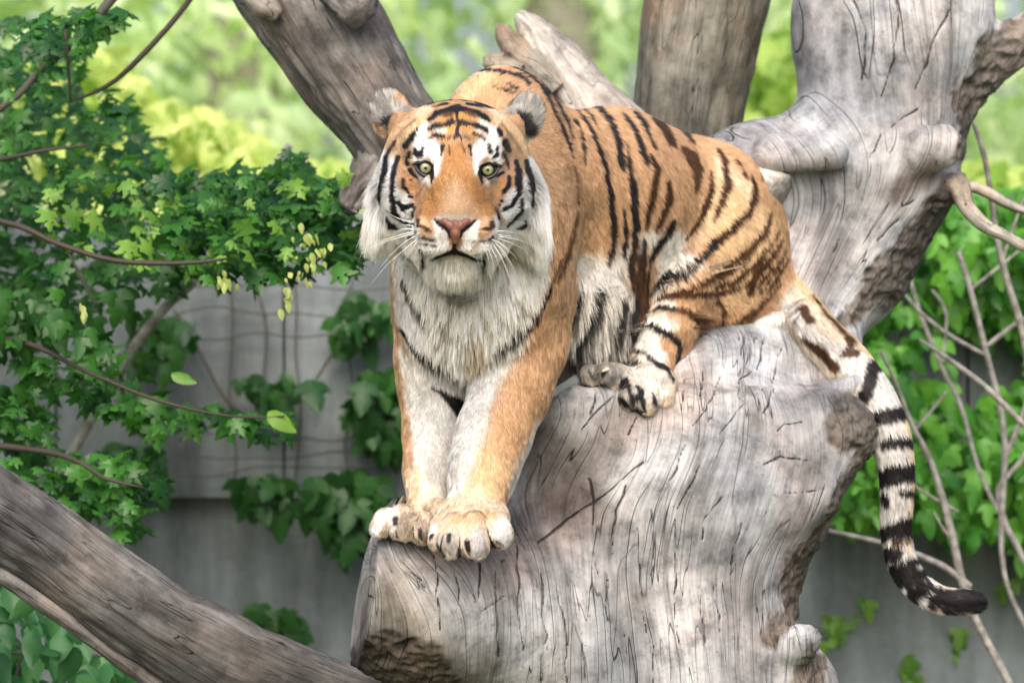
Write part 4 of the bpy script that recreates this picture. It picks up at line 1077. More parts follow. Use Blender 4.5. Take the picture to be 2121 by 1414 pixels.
bs.inputs['Roughness'].default_value = .5; bs.inputs['Specular IOR Level'].default_value = .22
nt.links.new(an.outputs['Vector'], bs.inputs['Normal'])
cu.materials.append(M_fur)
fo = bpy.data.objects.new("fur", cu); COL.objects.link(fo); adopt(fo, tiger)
fo['kind'] = 'stuff'

# ---- eyes
M_eye, nt, bs = mat_new('tiger_eye')
tc = nt.nodes.new("ShaderNodeTexCoord")
sx = nt.nodes.new("ShaderNodeSeparateXYZ"); nt.links.new(tc.outputs['Object'], sx.inputs[0])
rad_ = mth(nt, 'SQRT', mth(nt, 'ADD', mth(nt, 'POWER', sx.outputs[0], 2), mth(nt, 'POWER', sx.outputs[2], 2)))
r_ = ramp(nt, [(0, (.004, .004, .004)), (.17, (.004, .004, .004)), (.21, (.20, .19, .08)), (.30, (.28, .28, .15)), (.48, (.22, .23, .11)), (.60, (.07, .07, .035)), (.645, (.01, .01, .01)), (1, (.008, .007, .006))], mth(nt, 'DIVIDE', rad_, .0176))
ns = nt.nodes.new("ShaderNodeTexNoise"); ns.inputs['Scale'].default_value = 500; nt.links.new(tc.outputs['Object'], ns.inputs['Vector'])
nt.links.new(mixc(nt, .35, r_.outputs[0], ramp(nt, [(0.3, (.5,) * 3), (.7, (1.4,) * 3)], ns.outputs[0]).outputs[0], 'MULTIPLY'), bs.inputs['Base Color'])
bs.inputs['Roughness'].default_value = .35; bs.inputs['Coat Weight'].default_value = .45; bs.inputs['Coat Roughness'].default_value = .04
def uvsphere(r, nu=28, nv=18, sc=(1, 1, 1)):
    V = [(0, 0, r)]; F = []
    for i in range(1, nv):
        for j in range(nu):
            a = math.pi * i / nv; b = 2 * math.pi * j / nu
            V.append((r * math.sin(a) * math.cos(b), r * math.sin(a) * math.sin(b), r * math.cos(a)))
    V.append((0, 0, -r))
    for j in range(nu): F.append((0, 1 + j, 1 + (j + 1) % nu))
    for i in range(nv - 2):
        for j in range(nu):
            a = 1 + i * nu + j; b = 1 + i * nu + (j + 1) % nu
            F.append((a, a + nu, b + nu, b))
    for j in range(nu): F.append((len(V) - 1, 1 + (nv - 2) * nu + (j + 1) % nu, 1 + (nv - 2) * nu + j))
    return np.array(V) * np.array(sc), F
for ex, ey in ((881.6, 348.3), (1010.2, 352.0)):
    dpt = np.median([hit(ex + a, ey + b)[1] for a, b in ((24, 0), (-24, 0), (0, 24), (0, -24))])
    V, F = uvsphere(.0165)
    e = make_mesh('eye', V, F, M_eye)
    c = S(ex, ey, dpt + .0145)
    e.location = c
    e.rotation_euler = (math.atan2(-c[2], D + c[1]) * -1, 0, -math.atan2(c[0], D + c[1]))
    adopt(e, tiger)

M_lid, nt, bs = mat_new('eyelid_skin'); bs.inputs['Base Color'].default_value = (.012, .011, .012, 1); bs.inputs['Roughness'].default_value = .45
for up, lo_ in (([(860, 341), (868, 338), (880, 335.8), (891, 340), (896, 350), (896, 365)], [(860, 341), (865, 353), (875, 362.5), (887, 365), (896, 365)]),
               ([(1034, 345), (1024, 340), (1011, 338.3), (1000, 343), (995, 353), (996, 368)], [(1034, 345), (1028, 358), (1017, 367), (1005, 369), (996, 368)])):
    ex = sum(p[0] for p in up) / len(up)
    e_ = [o for o in tiger.children if o.name.startswith('eye') and abs((o.location + tiger.location)[0] - S(ex, 0, -.5)[0]) < .03][0]
    fy = (e_.location + tiger.location)[1] - .0165
    for l in (up, lo_):
        nl = len(l) - 1
        V, F, W = tube([S(p[0], p[1], fy + (.006 if 0 < i < nl else .011)) for i, p in enumerate(l)], [.0016 + .0022 * math.sin(math.pi * i / nl) for i in range(nl + 1)], 8, .002)
        make_mesh('eyelid', V, F, M_lid, tiger)

# ---- nose pad
gn = Grid(S(895, 515, 0)[[0, 1, 2]] * [.96, 1, .96] + [0, HY - .32, 0], S(995, 440, 0) * [.9, 1, 1] + [0.0, HY - .08, 0.01], .0016)
ny = hit(943, 462)[1]
nose = dict(k=.006, kg=.003, prims=[*chain((906, 461, ny + .014, 4), (922, 459, ny + .000, 6.5), (932, 468, ny - .001, 8)), *chain((982, 461, ny + .014, 4), (965, 459, ny + .000, 6.5), (955, 468, ny - .001, 8)),
    *chain((943, 466, ny + .001, 12), (943, 484, ny + .000, 9), (943, 500, ny + .003, 6))], cut=[])
gn.add(nose)
groove = sd(('C', S(943, 478, ny - .018), .0012, S(943, 505, ny - .012), .0014), np.stack([x.ravel() for x in np.meshgrid(*gn.ax, indexing='ij')], 1)).reshape(gn.F.shape)
gn.F = -smin(-gn.F, groove - .0006, .002)
NV, NQ = gn.mesh(); NV = relax(NV, NQ, 1)
M_nose, nt, bs = mat_new('nose_leather')
tc = nt.nodes.new("ShaderNodeTexCoord")
ns = nt.nodes.new("ShaderNodeTexVoronoi"); ns.inputs['Scale'].default_value = 420; nt.links.new(tc.outputs['Object'], ns.inputs['Vector'])
sp = nt.nodes.new("ShaderNodeTexNoise"); sp.inputs['Scale'].default_value = 130; nt.links.new(tc.outputs['Object'], sp.inputs['Vector'])
nt.links.new(ramp(nt, [(.33, (.05, .02, .02)), (.38, (.165, .062, .040)), (.7, (.20, .08, .052))], sp.outputs[0]).outputs[0], bs.inputs['Base Color'])
bs.inputs['Roughness'].default_value = .5
bp = nt.nodes.new("ShaderNodeBump"); bp.inputs['Strength'].default_value = .3; bp.inputs['Distance'].default_value = .001
nt.links.new(ns.outputs[0], bp.inputs['Height']); nt.links.new(bp.outputs[0], bs.inputs['Normal'])
make_mesh('nose', NV, NQ, M_nose, tiger)

M_nostril, nt, bs = mat_new('nostril_dark'); bs.inputs['Base Color'].default_value = (.008, .007, .007, 1); bs.inputs['Roughness'].default_value = .9
for l in (F_((512, 946), (540, 975), (575, 1000), (600, 1020), (606, 1052)), F_((750, 950), (722, 982), (690, 1003), (662, 1020), (652, 1052))):
    V, F, W = tube([S(p[0], p[1], ny + .017 - .0028 * i) for i, p in enumerate(l)], [.003, .008, .0095, .0075, .0035], 12, .003)
    make_mesh('nostril', V, F, M_nostril, tiger)
# ---- whiskers, claw
M_whisk, nt, bs = mat_new('whisker_white'); bs.inputs['Base Color'].default_value = (.85, .84, .8, 1); bs.inputs['Roughness'].default_value = .35
W1 = lambda *p: zc(740, 380, 6.425, *p)
WH_L = [W1((750, 520), (560, 470), (410, 395)), W1((760, 570), (640, 550), (540, 560)), W1((760, 640), (560, 690), (330, 760), (150, 790)), W1((770, 660), (560, 720), (300, 800), (40, 945)), W1((780, 700), (620, 790), (440, 960), (305, 1115)),
        W1((800, 740), (640, 870), (400, 1080), (190, 1328)), W1((820, 760), (720, 850), (640, 960)), W1((860, 800), (800, 880), (770, 980)), W1((760, 600), (600, 620), (470, 690)), W1((900, 820), (850, 900), (840, 980)),
        W1((800, 780), (690, 930), (560, 1130)), W1((940, 830), (900, 930), (880, 1040)), W1((770, 620), (620, 600), (500, 640))]
WH_R = [M_((1180, 600), (1300, 615), (1414, 630)), M_((1180, 640), (1330, 690), (1480, 760)), M_((1170, 660), (1300, 760), (1430, 900)), M_((1150, 680), (1260, 800), (1380, 1000), (1410, 1140)), M_((1130, 700), (1230, 860), (1330, 1100), (1390, 1320)),
        M_((1100, 720), (1180, 880), (1250, 1080)), M_((1060, 720), (1130, 900), (1150, 1080)), M_((1000, 700), (1080, 860), (1110, 1050)), M_((950, 700), (1000, 820), (1010, 960)), M_((1160, 560), (1290, 560), (1420, 590)), M_((1170, 700), (1290, 880), (1390, 1040)),
        M_((1090, 640), (1210, 700), (1340, 820)), M_((900, 820), (960, 900), (980, 990)), M_((1180, 620), (1340, 640), (1560, 700))]
WH_B = [zc(930, 150, 5.438, (480, 660), (540, 590), (600, 520)), zc(740, 150, 5.438, (700, 760), (660, 660), (640, 560))]
for l in WH_L + WH_R + WH_B:
    h0 = hit(*l[0])
    y0 = h0[1] if h0 is not None else HY - .2
    ptsw = []
    for i, p in enumerate(l):
        t = i / (len(l) - 1)
        hp = hit(*p)
        y = y0 - .012 + .05 * t
        if hp is not None: y = min(y, hp[1] - .012)
        ptsw.append(S(p[0], p[1], y) if i else S(p[0], p[1], y0 + .004))
    V, F, W = tube(ptsw, [.00075 - .00060 * i / (len(l) - 1) for i in range(len(l))], 5, .006)
    make_mesh('whisker', V, F, M_whisk, tiger)
M_claw, nt, bs = mat_new('claw_horn'); bs.inputs['Base Color'].default_value = (.62, .55, .42, 1); bs.inputs['Roughness'].default_value = .3
y0 = hit(1254, 768)[1] if hit(1254, 768) is not None else .03
V, F, W = tube([S(1260, 764, y0 + .006), S(1254, 766, y0 - .006), S(1247, 769, y0 - .012)], [.005, .0042, .001], 8, .002)
make_mesh('claw', V, F, M_claw, tiger)
# ------------------------------------------------------------------ ground and wall
M_ground, nt, bs = mat_new('earth')
tc = nt.nodes.new("ShaderNodeTexCoord"); ns = nt.nodes.new("ShaderNodeTexNoise"); ns.inputs['Scale'].default_value = 3; ns.inputs['Detail'].default_value = 8
nt.links.new(tc.outputs['Object'], ns.inputs['Vector'])
nt.links.new(ramp(nt, [(.3, (.05, .06, .025)), (.6, (.10, .12, .04)), (.75, (.12, .10, .07))], ns.outputs[0]).outputs[0], bs.inputs['Base Color'])
bs.inputs['Roughness'].default_value = .9
gx = np.linspace(-150, 150, 61); gy = np.linspace(-60, 240, 61)
GX, GY = np.meshgrid(gx, gy, indexing='ij')
GV = np.stack([GX.ravel(), GY.ravel(), np.full(GX.size, -1.5)], 1)
GV[:, 2] += vnoise(GV, .08, 3) * .12 * sm(12, 30, np.hypot(GV[:, 0], GV[:, 1]))
i, j = np.meshgrid(np.arange(60), np.arange(60), indexing='ij')
GF = np.stack([i * 61 + j, (i + 1) * 61 + j, (i + 1) * 61 + j + 1, i * 61 + j + 1], -1).reshape(-1, 4)
g_ = make_mesh('ground', GV, GF, M_ground); g_['kind'] = 'structure'

def concrete(name, a, b, c):
    m, nt, bs = mat_new(name)
    tc = nt.nodes.new("ShaderNodeTexCoord")
    def N(sx, sz, d=5, s=1.0):
        n = nt.nodes.new("ShaderNodeTexNoise"); n.inputs['Scale'].default_value = s; n.inputs['Detail'].default_value = d; n.inputs['Roughness'].default_value = .6
        nt.links.new(vscale(nt, tc.outputs['Object'], (sx, sx, sz)), n.inputs['Vector']); return n.outputs[0]
    st = N(9, 1.2); bl = N(2.2, 2.2); fine = N(40, 40)
    v = mth(nt, 'ADD', mth(nt, 'MULTIPLY', st, .45), mth(nt, 'ADD', mth(nt, 'MULTIPLY', bl, .45), mth(nt, 'MULTIPLY', fine, .1)))
    nt.links.new(ramp(nt, [(.36, a), (.5, b), (.62, c)], v).outputs[0], bs.inputs['Base Color'])
    bs.inputs['Roughness'].default_value = .85
    bp = nt.nodes.new("ShaderNodeBump"); bp.inputs['Strength'].default_value = .4; bp.inputs['Distance'].default_value = .004
    nt.links.new(fine, bp.inputs['Height']); nt.links.new(bp.outputs[0], bs.inputs['Normal'])
    return m
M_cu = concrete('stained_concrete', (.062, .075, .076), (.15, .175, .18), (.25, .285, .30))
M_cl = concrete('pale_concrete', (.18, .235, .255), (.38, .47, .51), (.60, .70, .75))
def box(x0, x1, y0, y1, z0, z1):
    V = [(x, y, z) for x in (x0, x1) for y in (y0, y1) for z in (z0, z1)]
    return V, [(0, 1, 3, 2), (4, 6, 7, 5), (0, 4, 5, 1), (2, 3, 7, 6), (0, 2, 6, 4), (1, 5, 7, 3)]
WY = 2.5
ztop = S(0, 452, WY)[2]; zmid = S(0, 1030, WY)[2]
wall = empty('concrete_wall', (0, WY + .3, -1.5), 'grey weathered board-marked concrete enclosure wall behind the tree, overgrown with creeper', 'wall')
for k in range(-9, 10):
    w = .62
    x0, x1 = k * w + .004, (k + 1) * w - .004
    dy = random.uniform(0, .012)
    V, F = box(x0, x1, WY + dy, WY + .32, zmid, ztop + random.uniform(-.01, .01))
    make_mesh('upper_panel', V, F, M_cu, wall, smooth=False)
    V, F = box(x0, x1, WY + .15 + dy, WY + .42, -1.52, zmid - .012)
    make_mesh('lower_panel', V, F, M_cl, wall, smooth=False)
V, F = box(-5.6, 6.2, WY + .05, WY + .30, -1.51, ztop - .03)
make_mesh('joint_filler', V, F, M_cu, wall, smooth=False)

# ------------------------------------------------------------------ leaves
def leaf_shape(kind):
    if kind == 'maple':
        half = [(0, 0), (.16, .02), (.30, -.06), (.34, .08), (.46, .10), (.38, .22), (.26, .26), (.34, .40), (.50, .50), (.44, .56), (.36, .56), (.20, .50), (.14, .52), (.16, .74), (.08, .82), (0, 1.0)]
    elif kind == 'creeper':
        half = [(0, 0), (.10, -.06), (.28, -.05), (.42, .08), (.48, .30), (.36, .29), (.23, .36), (.25, .55), (.16, .78), (.06, .92), (0, 1.0)]
    elif kind == 'ovate':
        half = [(0, 0), (.12, .04), (.23, .16), (.28, .34), (.25, .54), (.16, .76), (.06, .93), (0, 1.0)]
    elif kind == 'oak':
        half = [(0, 0), (.08, .05), (.20, .12), (.15, .24), (.28, .34), (.20, .46), (.32, .58), (.22, .68), (.24, .80), (.12, .86), (.08, .97), (0, 1.0)]
    else:
        half = [(0, 0), (.06, .2), (.075, .45), (.05, .75), (0, 1.0)]
    R_ = half; Lf = [(-x, y) for x, y in half[1:-1]][::-1]
    out = R_ + Lf
    V = []
    for x, y in out:
        V.append((x, y, -abs(x) * .42 - .22 * y * y + .04 * math.sin(x * 17 + y * 9)))
    mids = [(0, .3, -.02), (0, .62, -.085)]
    V += mids
    n = len(out); a, b = n, n + 1
    F = []
    for i in range(n):
        j = (i + 1) % n
        ym = (out[i][1] + out[j][1]) / 2
        F.append((i, j, a if ym < .46 else b))
    k = min(range(1, len(half)), key=lambda q: abs(half[q][1] - .46))
    F.append((a, k, b)); kl = n - k
    F.append((b, kl, a))
    return np.array(V), np.array(F)

def rot_leaf(tip, nrm):
    "orthonormal frames: leaf y axis along tip, z towards nrm"
    y = tip / np.linalg.norm(tip, axis=1)[:, None]
    x = np.cross(y, nrm); x /= np.linalg.norm(x, axis=1)[:, None] + 1e-9
    z = np.cross(x, y)
    return np.stack([x, y, z], -1)

def scatter_poly(poly, n, y0, y1, edge=0.0):
    poly = np.array(poly, float); lo, hi = poly.min(0), poly.max(0)
    out = []
    while len(out) < n:
        p = lo + rng.random((4000, 2)) * (hi - lo)
        c = np.zeros(len(p), bool)
        q0 = poly; q1 = np.roll(poly, -1, 0)
        for a, b in zip(q0, q1):
            m = (a[1] > p[:, 1]) != (b[1] > p[:, 1])
            c ^= m & (p[:, 0] < (b[0] - a[0]) * (p[:, 1] - a[1]) / (b[1] - a[1] + 1e-9) + a[0])
        out += p[c].tolist()
    out = np.array(out[:n])
    y = y0 + rng.random(n) * (y1 - y0)
    f = (D + y) / D
    return np.stack([(out[:, 0] - 1060.5) * .001 * f, y, (707 - out[:, 1]) * .001 * f], 1)

def put_leaves(parent, kind, P, size, mat, tip, nrm, singles=300, name='leaf', mass='foliage', jt=.5, jn=.5):
    V0, F0 = leaf_shape(kind)
    n = len(P)
    tipv = np.array(tip, float)[None] + rng.normal(0, jt, (n, 3)) if np.ndim(tip) == 1 else tip + rng.normal(0, jt, (n, 3))
    nv = np.array(nrm, float)[None] + rng.normal(0, jn, (n, 3))
    R = rot_leaf(tipv, nv)
    s = size * (.5 + .85 * rng.random(n))
    order = np.argsort(P[:, 1])                            # nearest first: those become single leaves
    me = bpy.data.meshes.new(name)
    me.from_pydata([tuple(v) for v in V0], [], [tuple(f) for f in F0.tolist()]); me.update()
    me.polygons.foreach_set('use_smooth', np.ones(len(me.polygons), bool))
    me.materials.append(mat)
    k = min(singles, n)
    loc0 = np.zeros(3)
    for i in order[:k]:
        o = bpy.data.objects.new(name, me)
        M = np.eye(4); M[:3, :3] = R[i] * s[i]; M[:3, 3] = P[i]
        o.matrix_world = Matrix(M.tolist())
        COL.objects.link(o); adopt(o, parent)
    rest = order[k:]
    if len(rest):
        VV = np.einsum('nij,vj->nvi', R[rest] * s[rest][:, None, None], V0) + P[rest][:, None]
        FF = F0[None] + (np.arange(len(rest)) * len(V0))[:, None, None]
        t = np.repeat(rng.random(len(rest)), len(V0))
        o = make_mesh(mass, VV.reshape(-1, 3), FF.reshape(-1, 3), mat, parent, attrs={'tint': ('FLOAT', t)})
        o['kind'] = 'stuff'

M_maple = leaf_material('maple_leaf', (.014, .075, .018), (.07, .24, .035), .42, .38, .5)
M_maple_y = leaf_material('maple_leaf_fresh', (.08, .22, .03), (.20, .38, .06), .40, .4, .4)
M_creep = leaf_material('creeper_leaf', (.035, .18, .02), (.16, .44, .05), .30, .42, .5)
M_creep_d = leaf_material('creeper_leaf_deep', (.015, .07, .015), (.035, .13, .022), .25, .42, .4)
M_hedge = leaf_material('sunlit_leaf', (.24, .40, .06), (.80, .84, .36), .5, .5, .3)
M_willow = leaf_material('willow_leaf', (.50, .66, .42), (.80, .88, .70), .6, .5, .3)
M_shrub = leaf_material('shrub_leaf', (.03, .14, .045), (.10, .29, .10), .3, .4, .5)
M_seed = leaf_material('maple_seed', (.36, .45, .14), (.52, .56, .22), .4, .5, .3)
M_stem, nt, bs = mat_new('dark_stem'); bs.inputs['Base Color'].default_value = (.035, .026, .02, 1); bs.inputs['Roughness'].default_value = .7
M_wstem, nt, bs = mat_new('wall_stem'); bs.inputs['Base Color'].default_value = (.075, .07, .06, 1); bs.inputs['Roughness'].default_value = .8
M_dead, nt, bs = mat_new('dead_twig'); bs.inputs['Base Color'].default_value = (.26, .235, .22, 1); bs.inputs['Roughness'].default_value = .8
tc = nt.nodes.new("ShaderNodeTexCoord"); ns = nt.nodes.new("ShaderNodeTexNoise"); ns.inputs['Scale'].default_value = 40; nt.links.new(tc.outputs['Object'], ns.inputs['Vector'])
nt.links.new(ramp(nt, [(.35, (.20, .18, .165)), (.65, (.42, .40, .37))], ns.outputs[0]).outputs[0], bs.inputs['Base Color'])

def stem(name, pts, mat, parent, nseg=8, step=.03, lump=.3, seed=0):
    P = [S(*p[:3]) for p in pts]; R = [p[3] * .001 * (D + p[2]) / D * (.74 if mat is M_dead else .85) for p in pts]
    V, F, W = tube(P, R, nseg, step, 0, 12, lump, seed)
    return make_mesh(name, V, F, mat, parent)

# maple hanging in from the left
mp = empty('maple_tree', (-2.6, .9, -1.5), 'dark green leafy maple boughs reaching in from the left edge over the wall', 'maple tree')
stem('trunk', [(-900, 2000, 1.2, 160), (-860, 900, 1.2, 130), (-700, 200, 1.2, 90), (-600, -500, 1.2, 50)], M_wstem, mp, 14, .1)
stem('branch', [(-780, 420, 1.1, 40), (-300, 420, .8, 22), (0, 458, .5, 7), (120, 505, .45, 6), (240, 540, .42, 6), (380, 545, .42, 5), (470, 536, .42, 3)], M_stem, mp)
stem('branch', [(-700, 100, 1.1, 36), (-200, 350, .9, 15), (0, 330, .75, 6), (90, 312, .7, 5), (190, 300, .7, 3)], M_stem, mp)
stem('branch', [(470, -160, .8, 8), (400, -10, .8, 7), (270, 140, .8, 6), (200, 190, .8, 5), (140, 212, .8, 3)], M_stem, mp)
stem('branch', [(300, -80, .9, 14), (230, 0, .9, 12), (160, 80, .9, 11), (80, 150, .9, 10), (0, 225, .9, 10), (-300, 400, .9, 12)], M_wstem, mp)
stem('branch', [(135, 60, .8, 5), (140, 120, .8, 4), (146, 210, .8, 4)], M_stem, mp)
stem('branch', [(-400, 700, .9, 16), (0, 700, .7, 8), (180, 770, .6, 5), (330, 830, .55, 4), (480, 862, .55, 3), (590, 862, .55, 2)], M_stem, mp)
stem('branch', [(-300, 900, .7, 14), (60, 930, .5, 7), (170, 960, .4, 5), (215, 990, .4, 5), (300, 1010, .4, 2)], M_stem, mp)
stem('branch', [(140, 520, .45, 3), (170, 580, .45, 3), (200, 640, .45, 2)], M_stem, mp)
A1 = scatter_poly([(-420, 60), (-160, 40), (60, 30), (190, 90), (170, 160), (240, 200), (330, 300), (340, 370), (400, 390), (400, 570), (330, 590), (240, 600), (160, 640), (60, 680), (-160, 720), (-420, 700)], 1600, .8, 2.0)
A2 = scatter_poly([(330, 350), (440, 360), (560, 330), (600, 310), (650, 345), (720, 390), (745, 440), (770, 505), (730, 545), (640, 560), (520, 575), (400, 570), (330, 500)], 560, .5, 1.3)
A3 = scatter_poly([(-160, 560), (120, 600), (260, 600), (290, 650), (200, 660), (230, 720), (140, 700), (-160, 760)], 130, .5, 1.2)
A4 = scatter_poly([(0, 640), (60, 660), (200, 700), (330, 790), (420, 830), (590, 855), (600, 895), (480, 900), (330, 890), (240, 870), (140, 860), (80, 800), (0, 760)], 130, .65, .95)
A5 = scatter_poly([(-160, 760), (60, 780), (110, 860), (90, 950), (200, 930), (260, 940), (350, 985), (290, 1020), (300, 1070), (250, 1100), (200, 1060), (-160, 960)], 330, .5, 1.1)
A6 = scatter_poly([(30, 30), (140, 20), (240, 0), (250, 40), (180, 70), (120, 110), (40, 120)], 60, .5, 1.0)
put_leaves(mp, 'maple', np.concatenate([A1, A2, A6]), .058, M_maple, (.55, -.35, -.28), (0, -.38, .95), 160, jt=.45, jn=.30)
put_leaves(mp, 'maple', np.concatenate([A4, A5]), .062, M_maple, (.5, -.3, -.35), (0, -.42, .95), 120, jt=.45, jn=.3)
put_leaves(mp, 'creeper', A3, .06, M_creep_d, (.1, -.1, -1), (0, -.8, .4), 10, jt=.3, jn=.4)
put_leaves(mp, 'ovate', np.array([S(555, 852, .55), S(355, 772, .55)]), .058, M_maple_y, (.8, -.2, -.4), (0, -.7, .6), 10, name='young_leaf', jt=.1, jn=.2)
put_leaves(mp, 'maple', scatter_poly([(330, 400), (700, 360), (760, 480), (420, 560), (100, 560), (100, 300)], 60, .45, .7), .05, M_maple_y, (.35, -.2, -.5), (0, -.6, .7), 16, name='young_leaf', mass='young_foliage')
# hanging winged seeds
for (sx_, sy_, w_, h_, nn) in ((650, 520, 34, 50, 26), (590, 610, 10, 40, 11), (475, 575, 22, 14, 9), (175, 640, 8, 14, 6)):
    P = S(sx_, sy_, .3)[None] + rng.normal(0, 1, (nn, 3)) * np.array([w_, 12, h_]) * .0006
    put_leaves(mp, 'ovate', P, .021, M_seed, (.1, 0, -1), (0, -1, .2), 40, name='winged_seed', jt=.35)

# shrub under the log
sb = empty('shrub', S(60, 1700, .7) * np.array([1, 1, 0]) + np.array([0, 0, -1.5]), 'pale green leafy shrub under the slanting log in the lower left corner', 'shrub')
for k, l in enumerate([[(-80, 1350, .6, 4), (0, 1352, .6, 3), (120, 1352, .6, 3), (270, 1362, .6, 2)], [(-60, 1300, .7, 4), (90, 1360, .7, 3), (200, 1400, .7, 3), (330, 1430, .7, 2)], [(-120, 2100, .7, 12), (-60, 1700, .7, 8), (20, 1450, .7, 5), (60, 1300, .7, 3)], [(200, 2100, .8, 12), (180, 1700, .8, 8), (150, 1500, .8, 5), (110, 1330, .7, 3)]]):
    stem('stem', l, M_wstem, sb)
B1 = scatter_poly([(-160, 1100), (40, 1190), (130, 1270), (330, 1400), (420, 1500), (420, 1800), (-160, 1800)], 900, .35, 1.1)
put_leaves(sb, 'ovate', B1, .075, M_shrub, (.25, -.2, -.8), (0, -.7, .6), 290, jt=.5, jn=.45)

# creeper on the wall
cw = empty('wall_creeper', S(650, 1000, WY) * np.array([1, 1, 0]) + np.array([0, -.05, -1.5]), 'sparse green creeper clusters with bare stems on the grey wall left of the tiger', 'creeper')
WL = [(480, 560, 1020), (612, 540, 1030), (725, 560, 1000), (545, 600, 900)]
for a, b0, c in WL:
    stem('stem', [(a + random.uniform(-14, 14), b0 + (c - b0) * t, WY - .03, 3) for t in np.linspace(0, 1, 6)], M_wstem, cw, 6)
for yy in (590, 645, 700, 905, 940, 975):
    stem('stem', [(a, yy + random.uniform(-12, 12), WY - .04, 2.4) for a in range(370, 860, 80)], M_wstem, cw, 6)
stem('stem', [(360, 640, WY - .04, 5), (420, 740, WY - .04, 5), (470, 830, WY - .05, 5), (560, 900, WY - .04, 4)], M_wstem, cw, 6)
stem('stem', [(830, 620, WY - .04, 5), (700, 720, WY - .04, 5), (640, 800, WY - .05, 4), (520, 860, WY - .04, 3)], M_wstem, cw, 6)
stem('stem', [(110, 1010, 1.6, 14), (250, 760, 1.6, 16), (340, 640, 1.6, 15), (420, 560, 1.6, 13), (600, 300, 1.6, 10)], M_dead, cw, 10)
C1 = np.concatenate([scatter_poly(p, n_l, WY - .16, WY - .05) for p, n_l in (
    ([(690, 640), (760, 600), (810, 620), (810, 690), (760, 700), (700, 700)], 26), ([(730, 800), (800, 740), (850, 800), (850, 940), (800, 930), (710, 880)], 44), ([(490, 780), (600, 770), (590, 830), (500, 810)], 14),
    ([(630, 770), (650, 770), (650, 790), (630, 790)], 2), ([(490, 990), (600, 980), (630, 1010), (610, 1060), (510, 1050)], 24), ([(660, 970), (800, 980), (830, 1040), (760, 1100), (700, 1150), (660, 1110), (630, 1030)], 54),
    ([(480, 1270), (560, 1230), (620, 1290), (620, 1330), (540, 1300)], 14), ([(290, 650), (370, 620), (395, 700), (350, 760), (280, 740)], 30), ([(230, 910), (330, 930), (330, 1000), (260, 990)], 20))])
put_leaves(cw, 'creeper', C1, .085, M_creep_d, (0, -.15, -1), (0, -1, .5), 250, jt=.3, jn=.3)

cr = empty('wall_creeper', S(1950, 800, WY) * np.array([1, 1, 0]) + np.array([0, -.05, -1.5]), 'dense bright green creeper covering the wall right of the dead tree', 'creeper')
C2 = scatter_poly([(1600, 500), (1800, 430), (1960, 400), (2140, 380), (2300, 380), (2620, 400), (2600, 1050), (2300, 1100), (2121, 1130), (2060, 1090), (1990, 1110), (1930, 1060), (1860, 1060), (1740, 1080), (1640, 1000)], 3300, WY - .40, WY - .05)
k = (vnoise(C2, 4.5, 88) + .5 * vnoise(C2, 9, 89)) > -.33
C2 = C2[k]
C3 = np.concatenate([scatter_poly([(1640, 1280), (1700, 1290), (1790, 1230), (1800, 1250), (1720, 1330), (1690, 1420), (1640, 1420)], 34, WY + .0, WY + .07), scatter_poly([(2075, 1180), (2110, 1180), (2110, 1230), (2075, 1220)], 4, WY - .1, WY),
    scatter_poly([(1880, 1350), (1900, 1350), (1890, 1500), (1865, 1500)], 14, WY + .02, WY + .12), scatter_poly([(1985, 1290), (2010, 1290), (1985, 1414), (1950, 1500), (1935, 1440)], 20, WY + .02, WY + .12), scatter_poly([(2060, 1100), (2130, 1110), (2130, 1170), (2070, 1150)], 12, WY - .1, WY)])
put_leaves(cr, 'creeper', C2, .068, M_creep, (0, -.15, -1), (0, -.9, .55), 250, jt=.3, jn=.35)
put_leaves(cr, 'creeper', C3, .05, M_maple_y, (0, -.15, -1), (0, -.9, .55), 40, name='young_leaf', mass='young_foliage', jt=.3, jn=.35)
for l in ([(1690, 1420), (1740, 1300), (1800, 1225)], [(1880, 1500), (1890, 1350), (1920, 1240)], [(1950, 1500), (1985, 1350), (2010, 1260)], [(2100, 1000), (2095, 1110), (2090, 1200)], [(1800, 1060), (1850, 800), (1900, 500)], [(2000, 1100), (1990, 800), (2050, 450)]):
    stem('stem', [(a, b, WY + (.12 if b > 1200 else -.04), 3) for a, b in l], M_wstem, cr, 6)

